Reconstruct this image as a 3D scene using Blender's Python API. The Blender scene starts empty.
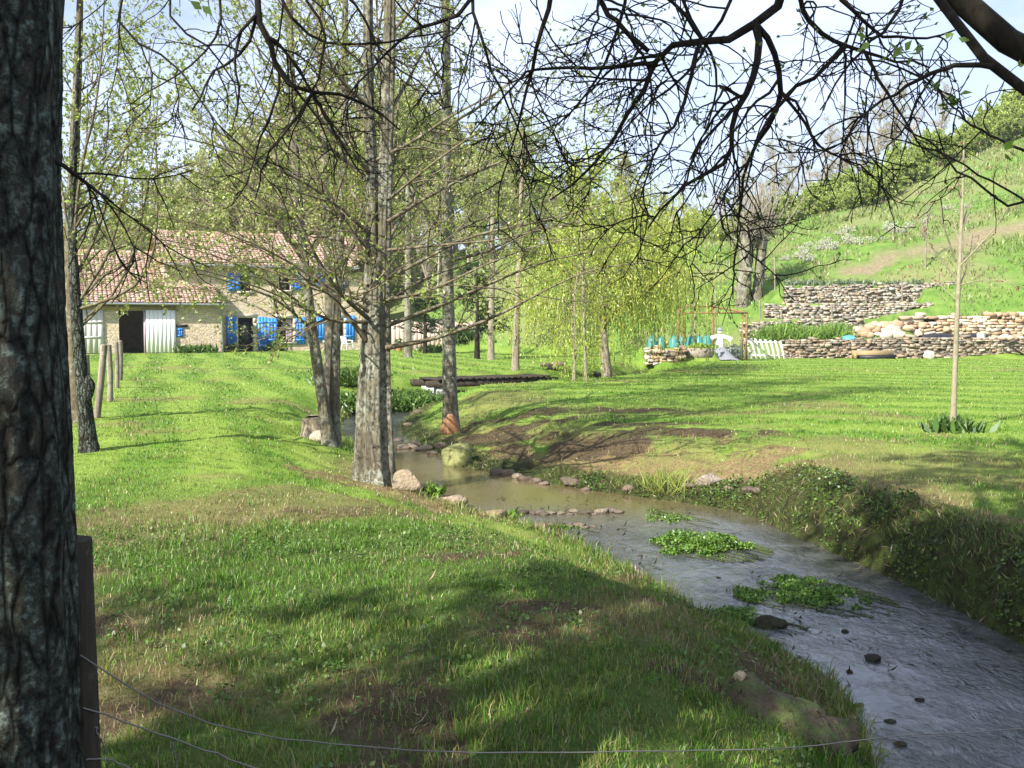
import bpy, bmesh, math
import numpy as np
from mathutils import Matrix, Vector

rng = np.random.default_rng(11)
COL = bpy.context.scene.collection
SC = bpy.context.scene

# ------------------------------------------------------------------ camera model
F, HZ, CAMZ = 1005.0, 325.0, 1.65
PITCH = math.atan((384 - HZ) / F)
SP, CP = math.sin(PITCH), math.cos(PITCH)

def ray(px, py):
    u = (px - 512) / F; v = (384 - py) / F
    return np.array([u, CP + v * SP, -SP + v * CP])

def at(px, py, Y):
    d = ray(px, py); t = Y / d[1]
    return np.array([d[0] * t, Y, CAMZ + d[2] * t])

def atz(px, py, z):
    d = ray(px, py); t = (z - CAMZ) / d[2]
    return np.array([d[0] * t, d[1] * t, z])

def pl(pts, Y=None):
    """pixel polyline -> world; each point (px, py) at depth Y or (px, py, depth)"""
    return np.array([at(p[0], p[1], p[2] if len(p) > 2 else Y) for p in pts])

# ------------------------------------------------------------------ numeric helpers
def norm(v):
    return v / np.maximum(np.linalg.norm(v, axis=-1, keepdims=True), 1e-9)

def sstep(x, a=0.0, b=1.0):
    t = np.clip((np.asarray(x, float) - a) / (b - a), 0, 1)
    return t * t * (3 - 2 * t)

def _hash(ix, iy, iz, seed):
    n = (ix.astype(np.int64) * 374761393 + iy.astype(np.int64) * 668265263 + iz.astype(np.int64) * 2147483647 + seed * 144665) & 0xFFFFFFFF
    n = ((n ^ (n >> 13)) * 1274126177) & 0xFFFFFFFF
    n = n ^ (n >> 16)
    return (n & 0xFFFF) / 65535.0

def vnoise(p, seed=0):
    p = np.asarray(p, float)
    i = np.floor(p); f = p - i; f = f * f * (3 - 2 * f)
    x, y, z = (i[..., k] for k in range(3))
    fx, fy, fz = (f[..., k] for k in range(3))
    r = 0
    for dx in (0, 1):
        for dy in (0, 1):
            for dz in (0, 1):
                w = (fx if dx else 1 - fx) * (fy if dy else 1 - fy) * (fz if dz else 1 - fz)
                r = r + w * _hash(x + dx, y + dy, z + dz, seed)
    return r

def fbm(p, oct=4, seed=0):
    p = np.asarray(p, float); a, s, t = 0.5, 0.0, 0.0
    for k in range(oct):
        s = s + a * vnoise(p, seed + k * 17); t += a; p = p * 2.03; a *= 0.5
    return s / t

def fb2(x, y, sc, oct=4, seed=0):
    x = np.asarray(x, float)
    return fbm(np.stack([x / sc, np.asarray(y, float) / sc, np.zeros_like(x)], -1), oct, seed)

def chaikin(P, n=2):
    P = np.asarray(P, float)
    for _ in range(n):
        a = P[:-1] * .75 + P[1:] * .25; b = P[:-1] * .25 + P[1:] * .75
        Q = np.empty((2 * len(a), P.shape[1])); Q[0::2] = a; Q[1::2] = b
        P = np.vstack([P[:1], Q, P[-1:]])
    return P

def resample(P, n):
    P = np.asarray(P, float)
    s = np.r_[0, np.cumsum(np.linalg.norm(np.diff(P, axis=0), axis=1))]
    t = np.linspace(0, s[-1], n)
    return np.stack([np.interp(t, s, P[:, k]) for k in range(P.shape[1])], -1)

# ------------------------------------------------------------------ mesh builder
class MB:
    def __init__(self):
        self.V, self.C, self.F3, self.F4, self.n = [], [], [], [], 0
    def add(self, v, f, c=None):
        v = np.asarray(v, float).reshape(-1, 3); f = np.asarray(f, int)
        if c is None: c = np.ones((len(v), 3)) * .5
        c = np.asarray(c, float)
        if c.ndim == 1: c = np.repeat(c[None], len(v), 0)
        self.V.append(v); self.C.append(c)
        (self.F3 if f.shape[1] == 3 else self.F4).append(f + self.n)
        self.n += len(v)
        return self
    def box(self, c, s, rot=None, col=None, jit=0):
        x, y, z = np.asarray(s, float) / 2
        v = np.array([[-x,-y,-z],[x,-y,-z],[x,y,-z],[-x,y,-z],[-x,-y,z],[x,-y,z],[x,y,z],[-x,y,z]])
        if jit: v = v * (1 + rng.normal(0, jit, v.shape))
        if rot is not None: v = v @ np.array(rot).T
        self.add(v + np.asarray(c, float), [[0,3,2,1],[4,5,6,7],[0,1,5,4],[1,2,6,5],[2,3,7,6],[3,0,4,7]], col)
        return self
    def bar(self, a, b, w, h=None, col=None):
        a = np.asarray(a, float); b = np.asarray(b, float); h = h or w
        d = b - a; L = np.linalg.norm(d); d = d / L
        up = np.array([0, 0, 1.]) if abs(d[2]) < .9 else np.array([0, 1., 0])
        n = np.cross(up, d); n /= np.linalg.norm(n); m = np.cross(d, n)
        return self.box((a + b) / 2, (L, w, h), np.stack([d, n, m], 1), col)
    def tubes(self, P, R, sides=5, col=None, cap=False):
        P = np.asarray(P, float); R = np.asarray(R, float)
        if P.ndim == 2: P = P[None]; R = R[None]
        B, n, _ = P.shape
        T = norm(np.gradient(P, axis=1))
        mean = norm(P[:, -1] - P[:, 0] + 1e-6)
        ref = np.where(np.abs(mean[:, 2:3]) > .8, np.array([[0, 1., 0]]), np.array([[0, 0, 1.]]))[:, None, :]
        N = norm(np.cross(T, np.broadcast_to(ref, T.shape))); Bn = np.cross(T, N)
        th = np.arange(sides) * 2 * np.pi / sides
        V = P[:, :, None, :] + R[:, :, None, None] * (np.cos(th)[None, None, :, None] * N[:, :, None, :] + np.sin(th)[None, None, :, None] * Bn[:, :, None, :])
        idx = np.arange(B * n * sides).reshape(B, n, sides)
        a = idx[:, :-1, :]; b = idx[:, 1:, :]
        f = np.stack([a, np.roll(a, -1, 2), np.roll(b, -1, 2), b], -1).reshape(-1, 4)
        if col is not None:
            col = np.asarray(col, float)
            if col.ndim == 2: col = np.repeat(col, n * sides, 0)
        self.add(V, f, col)
        if cap:
            for k, e in ((0, P[:, 0]), (-1, P[:, -1])):
                for bi in range(B):
                    ring = V[bi, k]; vv = np.vstack([ring, e[bi][None]])
                    ff = [[i, (i + 1) % sides, sides] if k else [(i + 1) % sides, i, sides] for i in range(sides)]
                    self.add(vv, ff, None if col is None else col[:1].repeat(len(vv), 0))
        return self
    def leaves(self, pos, size, col, aspect=.55, flat=0.0, dirn=None, droop=0.0):
        """rhombus leaves, one face each"""
        pos = np.asarray(pos, float); n = len(pos)
        if n == 0: return self
        size = np.broadcast_to(np.asarray(size, float), (n,))
        d = rng.normal(size=(n, 3)) if dirn is None else np.asarray(dirn, float) + rng.normal(size=(n, 3)) * .35
        d[:, 2] -= droop
        d = norm(d)
        r = rng.normal(size=(n, 3)); r[:, 2] += flat * 3
        w = norm(np.cross(d, r)) * (size * aspect * .5)[:, None]
        L = d * size[:, None]
        nn = norm(np.cross(L, w)) * (size * .12)[:, None]
        V = np.stack([pos, pos + L * .45 + w + nn, pos + L, pos + L * .45 - w + nn], 1).reshape(-1, 3)
        f = np.arange(n * 4).reshape(n, 4)
        c = np.asarray(col, float)
        if c.ndim == 1: c = np.repeat(c[None], n, 0)
        self.add(V, f, np.repeat(c, 4, 0))
        return self
    def arrays(self):
        return np.vstack(self.V), np.vstack(self.C)
    def build(self, name, mat, parent=None, smooth=False, origin=None, loc=None):
        V, C = self.arrays()
        if origin is not None: V = V - np.asarray(origin, float)
        f3 = np.vstack(self.F3) if self.F3 else np.zeros((0, 3), int)
        f4 = np.vstack(self.F4) if self.F4 else np.zeros((0, 4), int)
        me = bpy.data.meshes.new(name)
        me.vertices.add(len(V)); me.vertices.foreach_set('co', V.astype(np.float32).ravel())
        nl = f3.size + f4.size
        me.loops.add(nl); me.loops.foreach_set('vertex_index', np.r_[f3.ravel(), f4.ravel()].astype(np.int32))
        npoly = len(f3) + len(f4)
        me.polygons.add(npoly)
        ls = np.r_[np.arange(len(f3)) * 3, f3.size + np.arange(len(f4)) * 4]
        me.polygons.foreach_set('loop_start', ls.astype(np.int32))
        me.update(calc_edges=True)
        if smooth: me.polygons.foreach_set('use_smooth', np.ones(npoly, bool))
        at_ = me.attributes.new('tint', 'FLOAT_COLOR', 'POINT')
        at_.data.foreach_set('color', np.hstack([C, np.ones((len(C), 1))]).astype(np.float32).ravel())
        me.materials.append(mat)
        o = bpy.data.objects.new(name, me); COL.objects.link(o)
        if parent is not None: o.parent = parent
        elif origin is not None: o.location = origin
        if loc is not None: o.location = loc
        return o

def tag(o, label=None, cat=None, group=None, kind=None):
    if label: o['label'] = label
    if cat: o['category'] = cat
    if group: o['group'] = group
    if kind: o['kind'] = kind
    return o

def thing(name, label, cat, loc=(0, 0, 0), rotz=0, group=None):
    o = bpy.data.objects.new(name, None); COL.objects.link(o)
    o.location = loc; o.rotation_euler = (0, 0, rotz); o.empty_display_size = .2
    return tag(o, label, cat, group)

def dup(root, loc, rotz=0, scale=1.0, label=None, group=None):
    r = root.copy(); COL.objects.link(r)
    r.location = loc; r.rotation_euler = (0, 0, rotz)
    r.scale = (scale, scale, scale) if np.isscalar(scale) else scale
    if label: r['label'] = label
    if group: r['group'] = group
    for ch in list(root.children):
        c = ch.copy(); COL.objects.link(c); c.parent = r
        for g in list(ch.children):
            d = g.copy(); COL.objects.link(d); d.parent = c
    return r

def ico(sub):
    bm = bmesh.new(); bmesh.ops.create_icosphere(bm, subdivisions=sub, radius=1.0)
    v = np.array([x.co[:] for x in bm.verts]); f = np.array([[q.index for q in p.verts] for p in bm.faces]); bm.free()
    return v, f
ICO = {k: ico(k) for k in (1, 2, 3, 4)}

def rock_arrays(size, seed, sub=3, rough=.35, flat=True):
    v, f = ICO[sub]
    v = v.copy()
    q = fbm(v * 1.3 + seed * 7.1, 3, seed) - .5
    v = v * (1 + rough * 2 * q[:, None])
    if flat:                                        # cut facets
        r2 = np.random.default_rng(seed)
        for _ in range(7):
            n = norm(r2.normal(size=3)); d = r2.uniform(.55, .85)
            h = v @ n - d
            v = np.where(h[:, None] > 0, v - h[:, None] * n, v)
    v += (fbm(v * 6 + seed, 2, seed + 5)[:, None] - .5) * .08
    return v * np.asarray(size, float), f

# ------------------------------------------------------------------ materials
MATS = {}
class NT:
    def __init__(self, name):
        self.m = bpy.data.materials.new(name); self.m.use_nodes = True
        self.t = self.m.node_tree; self.t.nodes.clear()
        self.out = self.t.nodes.new('ShaderNodeOutputMaterial')
        MATS[name] = self.m
    def n(self, typ, ins=None, **kw):
        nd = self.t.nodes.new('ShaderNode' + typ)
        for k, v in kw.items(): setattr(nd, k, v)
        for k, v in (ins or {}).items():
            s = nd.inputs[k]
            if isinstance(v, bpy.types.NodeSocket): self.t.links.new(v, s)
            elif isinstance(v, (tuple, list)) and len(v) == 3 and s.type == 'RGBA': s.default_value = (*v, 1)
            else: s.default_value = v
        return nd
    def mix(self, fac, a, b, mode='MIX'):
        nd = self.n('Mix', data_type='RGBA', blend_type=mode)
        for i, v in ((0, fac), (6, a), (7, b)):
            s = nd.inputs[i]
            if isinstance(v, bpy.types.NodeSocket): self.t.links.new(v, s)
            elif isinstance(v, (tuple, list)): s.default_value = (*v, 1)
            else: s.default_value = v
        return nd.outputs[2]
    def math(self, op, a, b=0.0, c=0.0):
        nd = self.n('Math', operation=op)
        for i, v in enumerate((a, b, c)):
            if isinstance(v, bpy.types.NodeSocket): self.t.links.new(v, nd.inputs[i])
            else: nd.inputs[i].default_value = v
        return nd.outputs[0]
    def ramp(self, fac, stops):
        nd = self.n('ValToRGB', {'Fac': fac}); e = nd.color_ramp.elements
        while len(e) < len(stops): e.new(.5)
        for q, (p, c) in zip(e, stops):
            q.position = p; q.color = (c, c, c, 1) if np.isscalar(c) else (*c, 1)
        return nd.outputs[0]
    def noise(self, scale, detail=4, vec=None, rough=.55, dist=0):
        nd = self.n('TexNoise', {'Scale': scale, 'Detail': detail, 'Roughness': rough, 'Distortion': dist})
        if vec is not None: self.t.links.new(vec, nd.inputs['Vector'])
        return nd.outputs[0]
    def coord(self, scale=(1, 1, 1)):
        tc = self.n('TexCoord')
        return self.n('Mapping', {'Vector': tc.outputs['Object'], 'Scale': scale}).outputs[0]
    def attr(self, name='tint'):
        return self.n('Attribute', attribute_name=name)
    def bump(self, h, strength=.5, dist=.02):
        return self.n('Bump', {'Height': h, 'Strength': strength, 'Distance': dist}).outputs[0]
    def finish(self, shader):
        self.t.links.new(shader, self.out.inputs['Surface']); return self.m
    def princ(self, col, rough=.8, normal=None, spec=.3, **ins):
        d = {'Base Color': col, 'Roughness': rough, 'Specular IOR Level': spec}; d.update(ins)
        if normal is not None: d['Normal'] = normal
        return self.finish(self.n('BsdfPrincipled', d).outputs[0])

def m_plain(name, col, rough=.7, nscale=8, amt=.25, bump=.2, spec=.3, metal=0):
    t = NT(name); c = t.coord(); nz = t.noise(nscale, 5, c)
    cc = t.mix(nz, tuple(x * (1 - amt) for x in col), tuple(min(1, x * (1 + amt)) for x in col))
    return t.princ(cc, rough, t.bump(t.noise(nscale * 4, 4, c), bump, .01), spec, Metallic=metal)

def m_leaf(name, trans=.45, gain=1.0):
    t = NT(name); a = t.attr()
    col = a.outputs['Color']
    if gain != 1: col = t.mix(1.0, col, (gain, gain, gain), 'MULTIPLY')
    d = t.n('BsdfDiffuse', {'Color': col}); tr = t.n('BsdfTranslucent', {'Color': col})
    mx = t.n('MixShader', {0: trans, 1: d.outputs[0], 2: tr.outputs[0]})
    g = t.n('BsdfGlossy', {'Color': (1, 1, 1), 'Roughness': .45})
    mx2 = t.n('MixShader', {0: .03, 1: mx.outputs[0], 2: g.outputs[0]})
    return t.finish(mx2.outputs[0])

def m_tint(name, rough=.85, nscale=20, amt=.3, bump=.5, bdist=.02):
    """base colour from the mesh's own tint, broken up by noise"""
    t = NT(name); a = t.attr(); c = t.coord(); nz = t.noise(nscale, 5, c)
    v = t.math('MULTIPLY_ADD', nz, amt * 2, 1 - amt)
    rgb = t.n('CombineColor', {0: v, 1: v, 2: v}).outputs[0]
    return t.princ(t.mix(1.0, a.outputs['Color'], rgb, 'MULTIPLY'), rough, t.bump(t.noise(nscale * 2, 4, c), bump, bdist), .2)

def m_bark(name, dark, mid, pale, lichen, lich_amt=.5, sc=1.0, vstretch=.25, bump=.9, bdist=.03):
    t = NT(name); c = t.coord((1, 1, vstretch)); c1 = t.coord()
    cr = t.noise(14 * sc, 6, c, .65, .6)
    base = t.ramp(cr, [(.3, dark), (.5, mid), (.75, pale)])
    vo = t.n('TexNoise', {'Scale': 9 * sc, 'Detail': 8, 'Roughness': .75, 'Vector': c1}).outputs[0]
    m = t.ramp(vo, [(.62 - .22 * lich_amt, 0), (.70 - .22 * lich_amt, 1)])
    big = t.ramp(t.noise(2.2, 2, c1), [(.4, .15), (.65, 1)])
    fac = t.math('MULTIPLY', m, big)
    lc = t.mix(t.noise(30, 3, c1), tuple(x * .6 for x in lichen), lichen)
    col = t.mix(fac, base, lc)
    h = t.math('ADD', cr, t.math('MULTIPLY', fac, .18))
    return t.princ(col, .9, t.bump(h, bump, bdist), .15)

def m_house_stone():
    t = NT('rubble_masonry'); c = t.coord((3.4, 3.4, 5.2))
    cd = t.n('TexNoise', {'Scale': 1.5, 'Detail': 2, 'Vector': c})
    cw = t.n('VectorMath', {0: c, 1: t.n('VectorMath', {0: cd.outputs['Color'], 1: (.5, .5, .5)}, operation='MULTIPLY').outputs[0]}, operation='ADD').outputs[0]
    v = t.n('TexVoronoi', {'Scale': 1.0, 'Vector': cw}); e = t.n('TexVoronoi', {'Scale': 1.0, 'Vector': cw}, feature='DISTANCE_TO_EDGE')
    hue = t.n('SeparateColor', {0: v.outputs['Color']}).outputs[0]
    st = t.ramp(hue, [(0, (.28, .185, .105)), (.35, (.45, .32, .19)), (.65, (.52, .41, .26)), (1, (.38, .31, .235))])
    mort = t.ramp(e.outputs['Distance'], [(.02, 0), (.09, 1)])
    col = t.mix(mort, (.43, .35, .24), st)
    col = t.mix(t.math('MULTIPLY', t.noise(.6, 4, t.coord()), .8), col, (.56, .50, .40))
    return t.princ(col, .95, t.bump(mort, .8, .04), .1)

# ------------------------------------------------------------------ the stream (water edge lines) and terrain height
LPTS = [(1.8, -14), (1.6, -4), (1.55, 1.0), (1.72, 3.5), (1.88, 5.1), (2.05, 5.7), (1.97, 6.2), (1.82, 6.65), (1.74, 7.3), (1.5, 7.8),
        (1.28, 8.5), (1.05, 9.4), (.53, 10.7), (.05, 11.2), (-.53, 12.0), (-1.12, 13.1), (-1.5, 14.0), (-1.75, 15.3), (-2.35, 17.2), (-3.1, 19.2),
        (-3.7, 21.5), (-4.05, 24.3), (-3.6, 26.9), (-2.9, 29.6), (-.8, 32.2), (1.2, 35), (3.2, 39.3), (5.6, 43.2), (6.0, 46)]
RPTS = [(5.2, -14), (4.8, -4), (4.5, 1.0), (4.25, 3.5), (3.9, 5.5), (3.58, 7.0), (3.5, 8.1), (3.33, 9.1), (3.0, 10.7), (2.8, 12.0), (2.2, 12.6),
        (1.73, 13.0), (1.2, 13.4), (.67, 14.0), (.29, 14.4), (-.2, 15.2), (-.58, 15.5), (-.9, 16.0), (-1.3, 17.5), (-1.95, 18.9), (-2.5, 21.5),
        (-2.6, 24.6), (-2.45, 27), (-1.9, 28.6), (.5, 30.9), (2.9, 33.6), (4.9, 37.8), (7.0, 41.5), (7.6, 44.5)]
LP, RP = chaikin(LPTS, 2), chaikin(RPTS, 2)
POLY = np.vstack([LP, RP[::-1]])
WZ = -.60

def seg_dist(X, Y, P):
    d = np.full(X.shape, 1e9)
    for a, b in zip(P[:-1], P[1:]):
        ab = b - a; L2 = ab @ ab
        if L2 < 1e-12: continue
        t = np.clip(((X - a[0]) * ab[0] + (Y - a[1]) * ab[1]) / L2, 0, 1)
        d = np.minimum(d, (X - a[0] - t * ab[0]) ** 2 + (Y - a[1] - t * ab[1]) ** 2)
    return np.sqrt(d)

def inside(X, Y, P):
    r = np.zeros(X.shape, bool)
    Q = np.vstack([P, P[:1]])
    for a, b in zip(Q[:-1], Q[1:]):
        c = (a[1] > Y) != (b[1] > Y)
        xi = (b[0] - a[0]) * (Y - a[1]) / (b[1] - a[1] + 1e-12) + a[0]
        r ^= c & (X < xi)
    return r

def stream(X, Y):
    """signed distance to the water (negative inside), and whether the right bank is nearer"""
    X = np.asarray(X, float); Y = np.asarray(Y, float)
    dl = np.full(X.shape, 60.); dr = np.full(X.shape, 60.); ins = np.zeros(X.shape, bool)
    near = (X > -14) & (X < 18) & (Y < 56)
    if near.any():
        x, y = X[near], Y[near]
        dl[near] = seg_dist(x, y, LP); dr[near] = seg_dist(x, y, RP); ins[near] = inside(x, y, POLY)
    d = np.minimum(dl, dr)
    return np.where(ins, -d, d), dr < dl

def hill(X, Y):
    t = .326 * X + .946 * Y - 55.1 - .75 * np.maximum(0, -X + 2) - 1.5 * sstep(-X, 2, 10)
    H = np.interp(X, [-60, 0, 20, 32, 48, 90], [12, 9, 9.5, 13, 23, 30])
    t = np.maximum(t + 1.5, 0); s = t * t / (t + 3.0)      # soft toe
    return H * np.tanh(.5 * s * 1.12 / H)

def hgt(X, Y, parts=False):
    X = np.asarray(X, float); Y = np.asarray(Y, float)
    near = sstep(Y, 60, 20)
    z = hill(X, Y) + (fb2(X, Y, 3.0, 3, 3) - .5) * .10 * near + (fb2(X, Y, .5, 3, 9) - .5) * .05 * sstep(Y, 30, 8)
    z = z + (fb2(X, Y, 9, 4, 21) - .5) * 1.3 * sstep(z, .8, 4)
    # garden terraces held by dry stone walls
    def zone(x0, x1, y0, y1, h, sx=.5):
        nonlocal z
        w = sstep(X, x0 - sx, x0 + .1) * sstep(X, x1 + .3, x1) * sstep(Y, y0 - .04, y0 + .12) * sstep(Y, y1 + .9, y1)
        z = z * (1 - w) + h * w
    zone(6.2, 9.2, 45.95, 49.2, .58, .25)
    zone(12.6, 34, 50.25, 53.9, .82, .3)
    zone(20.4, 34, 53.2, 54.6, 2.15)
    zone(13.0, 20.2, 54.2, 56.2, 1.98, 1.2)
    zone(14.4, 23.2, 56.2, 58.2, 2.83, 1.4)
    zone(16.0, 25.6, 58.2, 59.6, 3.95, 1.6)
    z = z + .85 * np.exp(-((X - 19.36) / 1.7) ** 4 - ((Y - 52.6) / .7) ** 2)        # core of the rubble heap
    d, right = stream(X, Y)
    wr = np.interp(Y, [0, 10, 11.8, 13, 15, 20, 24, 30], [.55, .5, .6, 2.0, 2.6, 3.0, 2.2, 1.2])
    wl = np.interp(Y, [0, 6, 8, 10, 14, 17, 20, 30], [1.1, 1.3, 2.0, 2.8, 2.6, 2.2, 1.6, 1.0])
    w = np.where(right, wr, wl) * (.75 + .5 * fb2(X, Y, .8, 3, 31))
    k = np.clip(d / w, 0, 1)
    soft = .12 * sstep(k, 0, .06) + .88 * (.55 * k + .45 * sstep(k)); steep = 1 - (1 - k) ** 2.2
    sw = np.where(right, sstep(Y, 11.6, 13.2), 1.0); prof = steep * (1 - sw) + soft * sw
    low = WZ - .03
    zb = low + (z - low) * prof
    lump = (fb2(X, Y, .28, 3, 41) - .5) * .16 * sstep(k, 0, .15) * sstep(k, 1.3, .5)
    z = np.where(d > 0, zb + lump, low - .28 * sstep(-d, 0, .5))
    if parts: return z, d, right
    return z

def H1(x, y): return float(hgt(np.array([x]), np.array([y]))[0])

def march(px, py, y0=45., y1=160.):
    """where a pixel's ray meets the terrain"""
    Y = np.linspace(y0, y1, 2400); d = ray(px, py); t = Y / d[1]
    g = hgt(d[0] * t, Y); h = CAMZ + d[2] * t
    i = np.argmax(h < g)
    return np.array([d[0] * t[i], Y[i], g[i]])

HPATH = np.array([march(*p)[:2] for p in [(850, 273), (905, 257), (950, 243), (1000, 231), (1040, 222)]])

def masks(X, Y, d=None, right=None):
    """dirt, straw, meadow, bank, path weights: real patches of soil and dry grass"""
    if d is None: d, right = stream(X, Y)
    n1 = fb2(X, Y, 1.1, 4, 51); n2 = fb2(X, Y, .45, 3, 61); n3 = fb2(X, Y, 3.2, 3, 71)
    dirt = .75 * sstep(n1 * .55 + n2 * .45, .565, .68) * sstep(Y, 16, 6) * (~right)
    def blob(x, y, rx, ry, amt=1.0):
        q = ((X - x) / rx) ** 2 + ((Y - y) / ry) ** 2
        return amt * .85 * sstep(q + (n2 - .5) * 2.6 + (n1 - .5) * 1.6, 1.0, .2)
    for b in [(-.55, 7.1, .9, .22), (.25, 5.7, .35, .12), (-.4, 17.3, 1.2, .6), (.9, 19.5, 2.6, .8), (1.9, 16.8, 1.7, .45), (2.0, 15.6, 2.4, .9), (.3, 18.2, 2.0, .7), (1.0, 16.6, 1.6, .5), (-.7, 16.6, .7, .5), (-8.2, 47, 1.6, .9), (-9.6, 38, 2.5, .5), (1.0, 4.75, .45, .2)]:
        dirt = np.maximum(dirt, blob(*b))
    straw = np.zeros_like(dirt)
    rb = sstep(d, 3.2, .5) * right * sstep(Y, 9, 12) * sstep(Y, 24, 16) * sstep(n1, .30, .50)
    rb2 = sstep(d, 1.9, .6) * right * sstep(Y, 13, 11) * sstep(n2, .35, .6) * .9
    lb = sstep(d, 1.7, .3) * (~right) * sstep(Y, 9.5, 11.5) * sstep(Y, 17, 14) * sstep(n1, .3, .5)
    for q_ in [(1.2, 14.9, 2.6, 1.3), (2.9, 13.2, 1.5, .9), (-.3, 16.4, 1.2, .8), (-1.6, 12.3, 1.1, .8), (-.6, 11.4, .9, .5)]:
        straw = np.maximum(straw, blob(*q_, 1.15))
    fr = sstep(d, 1.5, .5) * right * sstep(Y, 14, 12) * sstep(n2, .3, .5)
    straw = np.maximum.reduce([straw, fr, rb, rb2, lb, .55 * sstep(n3 * .5 + n1 * .5, .56, .68) * (Y < 45)])
    straw = np.maximum(straw, blob(-1.9, 9.4, 1.2, .35, .6))
    meadow = sstep(Y, 49.8, 50.5) * (X > 8) + sstep(hill(X, Y), .15, .8)
    meadow = np.clip(meadow, 0, 1)
    bank = sstep(d, np.where(right, .75, .45), np.where(right, .35, .1))
    path = sstep(seg_dist(X, Y, HPATH) + (n1 - .5) * 1.8, 1.15, .5)
    path = np.where(Y > 52, path, 0)
    return dirt, straw, meadow, bank, path, n3

def strips(X, Y, right):
    wob = (fb2(X, Y, 4, 2, 201) - .5) * 2.4
    c = np.where(right, Y * .93 + X * .22 + wob * .8, X * .945 + Y * .327 + wob * .45)
    per = np.where(right, 1.9, 1.55)
    return sstep(np.sin(2 * np.pi * c / per), -.6, .7)

# ------------------------------------------------------------------ terrain sheet
def build_terrain():
    ys = [-14.]
    while ys[-1] < 330:
        y = ys[-1]
        ys.append(y + (.3 if y < 2.5 else .05 if y < 12 else .0046 * y if y < 62 else .025 * y))
    ys = np.array(ys); nc = 380
    s = np.linspace(-1, 1, nc); s = s * (.72 + .28 * s ** 2)
    hw = 8 + .78 * np.maximum(ys, 0)
    X = s[None, :] * hw[:, None]; Y = np.repeat(ys[:, None], nc, 1)
    z, d, right = hgt(X, Y, True)
    dirt, straw, meadow, bank, path, n3 = masks(X, Y, d, right)
    V = np.stack([X, Y, z], -1).reshape(-1, 3)
    idx = np.arange(V.shape[0]).reshape(len(ys), nc)
    f = np.stack([idx[:-1, :-1], idx[:-1, 1:], idx[1:, 1:], idx[1:, :-1]], -1).reshape(-1, 4)
    mb = MB(); mb.add(V, f, np.stack([dirt, straw, meadow], -1).reshape(-1, 3))
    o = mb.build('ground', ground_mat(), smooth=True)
    a2 = o.data.attributes.new('wear', 'FLOAT_COLOR', 'POINT')
    q = np.stack([bank, path, strips(X, Y, right), np.ones_like(bank)], -1)
    a2.data.foreach_set('color', q.astype(np.float32).ravel())
    tag(o, kind='structure')

def ground_mat():
    t = NT('grassy_ground'); c = t.coord()
    sep = t.n('SeparateColor', {0: t.attr('tint').outputs['Color']}); dirt, straw, meadow = sep.outputs[0], sep.outputs[1], sep.outputs[2]
    se2 = t.n('SeparateColor', {0: t.attr('wear').outputs['Color']}); bank, path = se2.outputs[0], se2.outputs[1]
    fine = t.noise(34, 5, c, .7); mid = t.noise(3.0, 5, c, .6); big = t.noise(.35, 3, c)
    lawn = t.ramp(fine, [(.25, (.060, .125, .014)), (.5, (.110, .210, .024)), (.75, (.175, .270, .042))])
    lawn = t.mix(t.ramp(mid, [(.42, 0), (.70, .45)]), lawn, (.235, .245, .065))
    lawn = t.mix(t.ramp(big, [(.42, 0), (.62, .55)]), lawn, (.085, .165, .024))
    # mowing stripes: strips cut in turn, right lawn across, left lawn towards the house
    lawn = t.mix(t.math('MULTIPLY', se2.outputs[2], .6), lawn, (.21, .29, .052))
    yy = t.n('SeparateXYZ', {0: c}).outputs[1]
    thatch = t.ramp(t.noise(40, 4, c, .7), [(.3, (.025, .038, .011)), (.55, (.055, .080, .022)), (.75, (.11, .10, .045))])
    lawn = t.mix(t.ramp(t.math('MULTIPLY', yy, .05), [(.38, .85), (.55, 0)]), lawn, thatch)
    mead = t.ramp(t.noise(1.6, 6, c, .7), [(.28, (.060, .115, .022)), (.48, (.100, .180, .034)), (.62, (.14, .215, .048)), (.8, (.23, .24, .10))])
    mead = t.mix(t.ramp(t.noise(.16, 4, c), [(.45, 0), (.62, .65)]), mead, (.19, .18, .085))
    col = t.mix(meadow, lawn, mead)
    stc = t.ramp(t.noise(28, 5, c, .75), [(.3, (.07, .045, .022)), (.5, (.17, .12, .06)), (.75, (.30, .24, .13))])
    col = t.mix(t.math('MULTIPLY', straw, t.ramp(t.noise(11, 4, c), [(.25, .45), (.5, 1)])), col, stc)
    soil = t.ramp(t.noise(24, 5, c, .7), [(.3, (.034, .024, .014)), (.6, (.085, .062, .037)), (.8, (.14, .115, .07))])
    dk = t.math('ADD', dirt, t.math('MULTIPLY_ADD', t.noise(17, 5, c, .75), 1.7, -.85))
    col = t.mix(t.math('MULTIPLY', t.ramp(dk, [(.42, 0), (.72, 1)]), t.ramp(dirt, [(.05, 0), (.3, .92)])), col, soil)
    bk = t.ramp(t.noise(9, 6, c, .7), [(.3, (.010, .012, .006)), (.48, (.036, .038, .015)), (.6, (.045, .068, .016)), (.78, (.09, .075, .04))])
    col = t.mix(bank, col, bk)
    pc = t.ramp(t.noise(5, 5, c), [(.3, (.14, .115, .065)), (.7, (.25, .205, .13))])
    col = t.mix(path, col, pc)
    h = t.math('ADD', t.math('MULTIPLY', fine, .6), t.noise(90, 3, c))
    return t.princ(col, .95, t.bump(h, .6, .03), .08)

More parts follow.
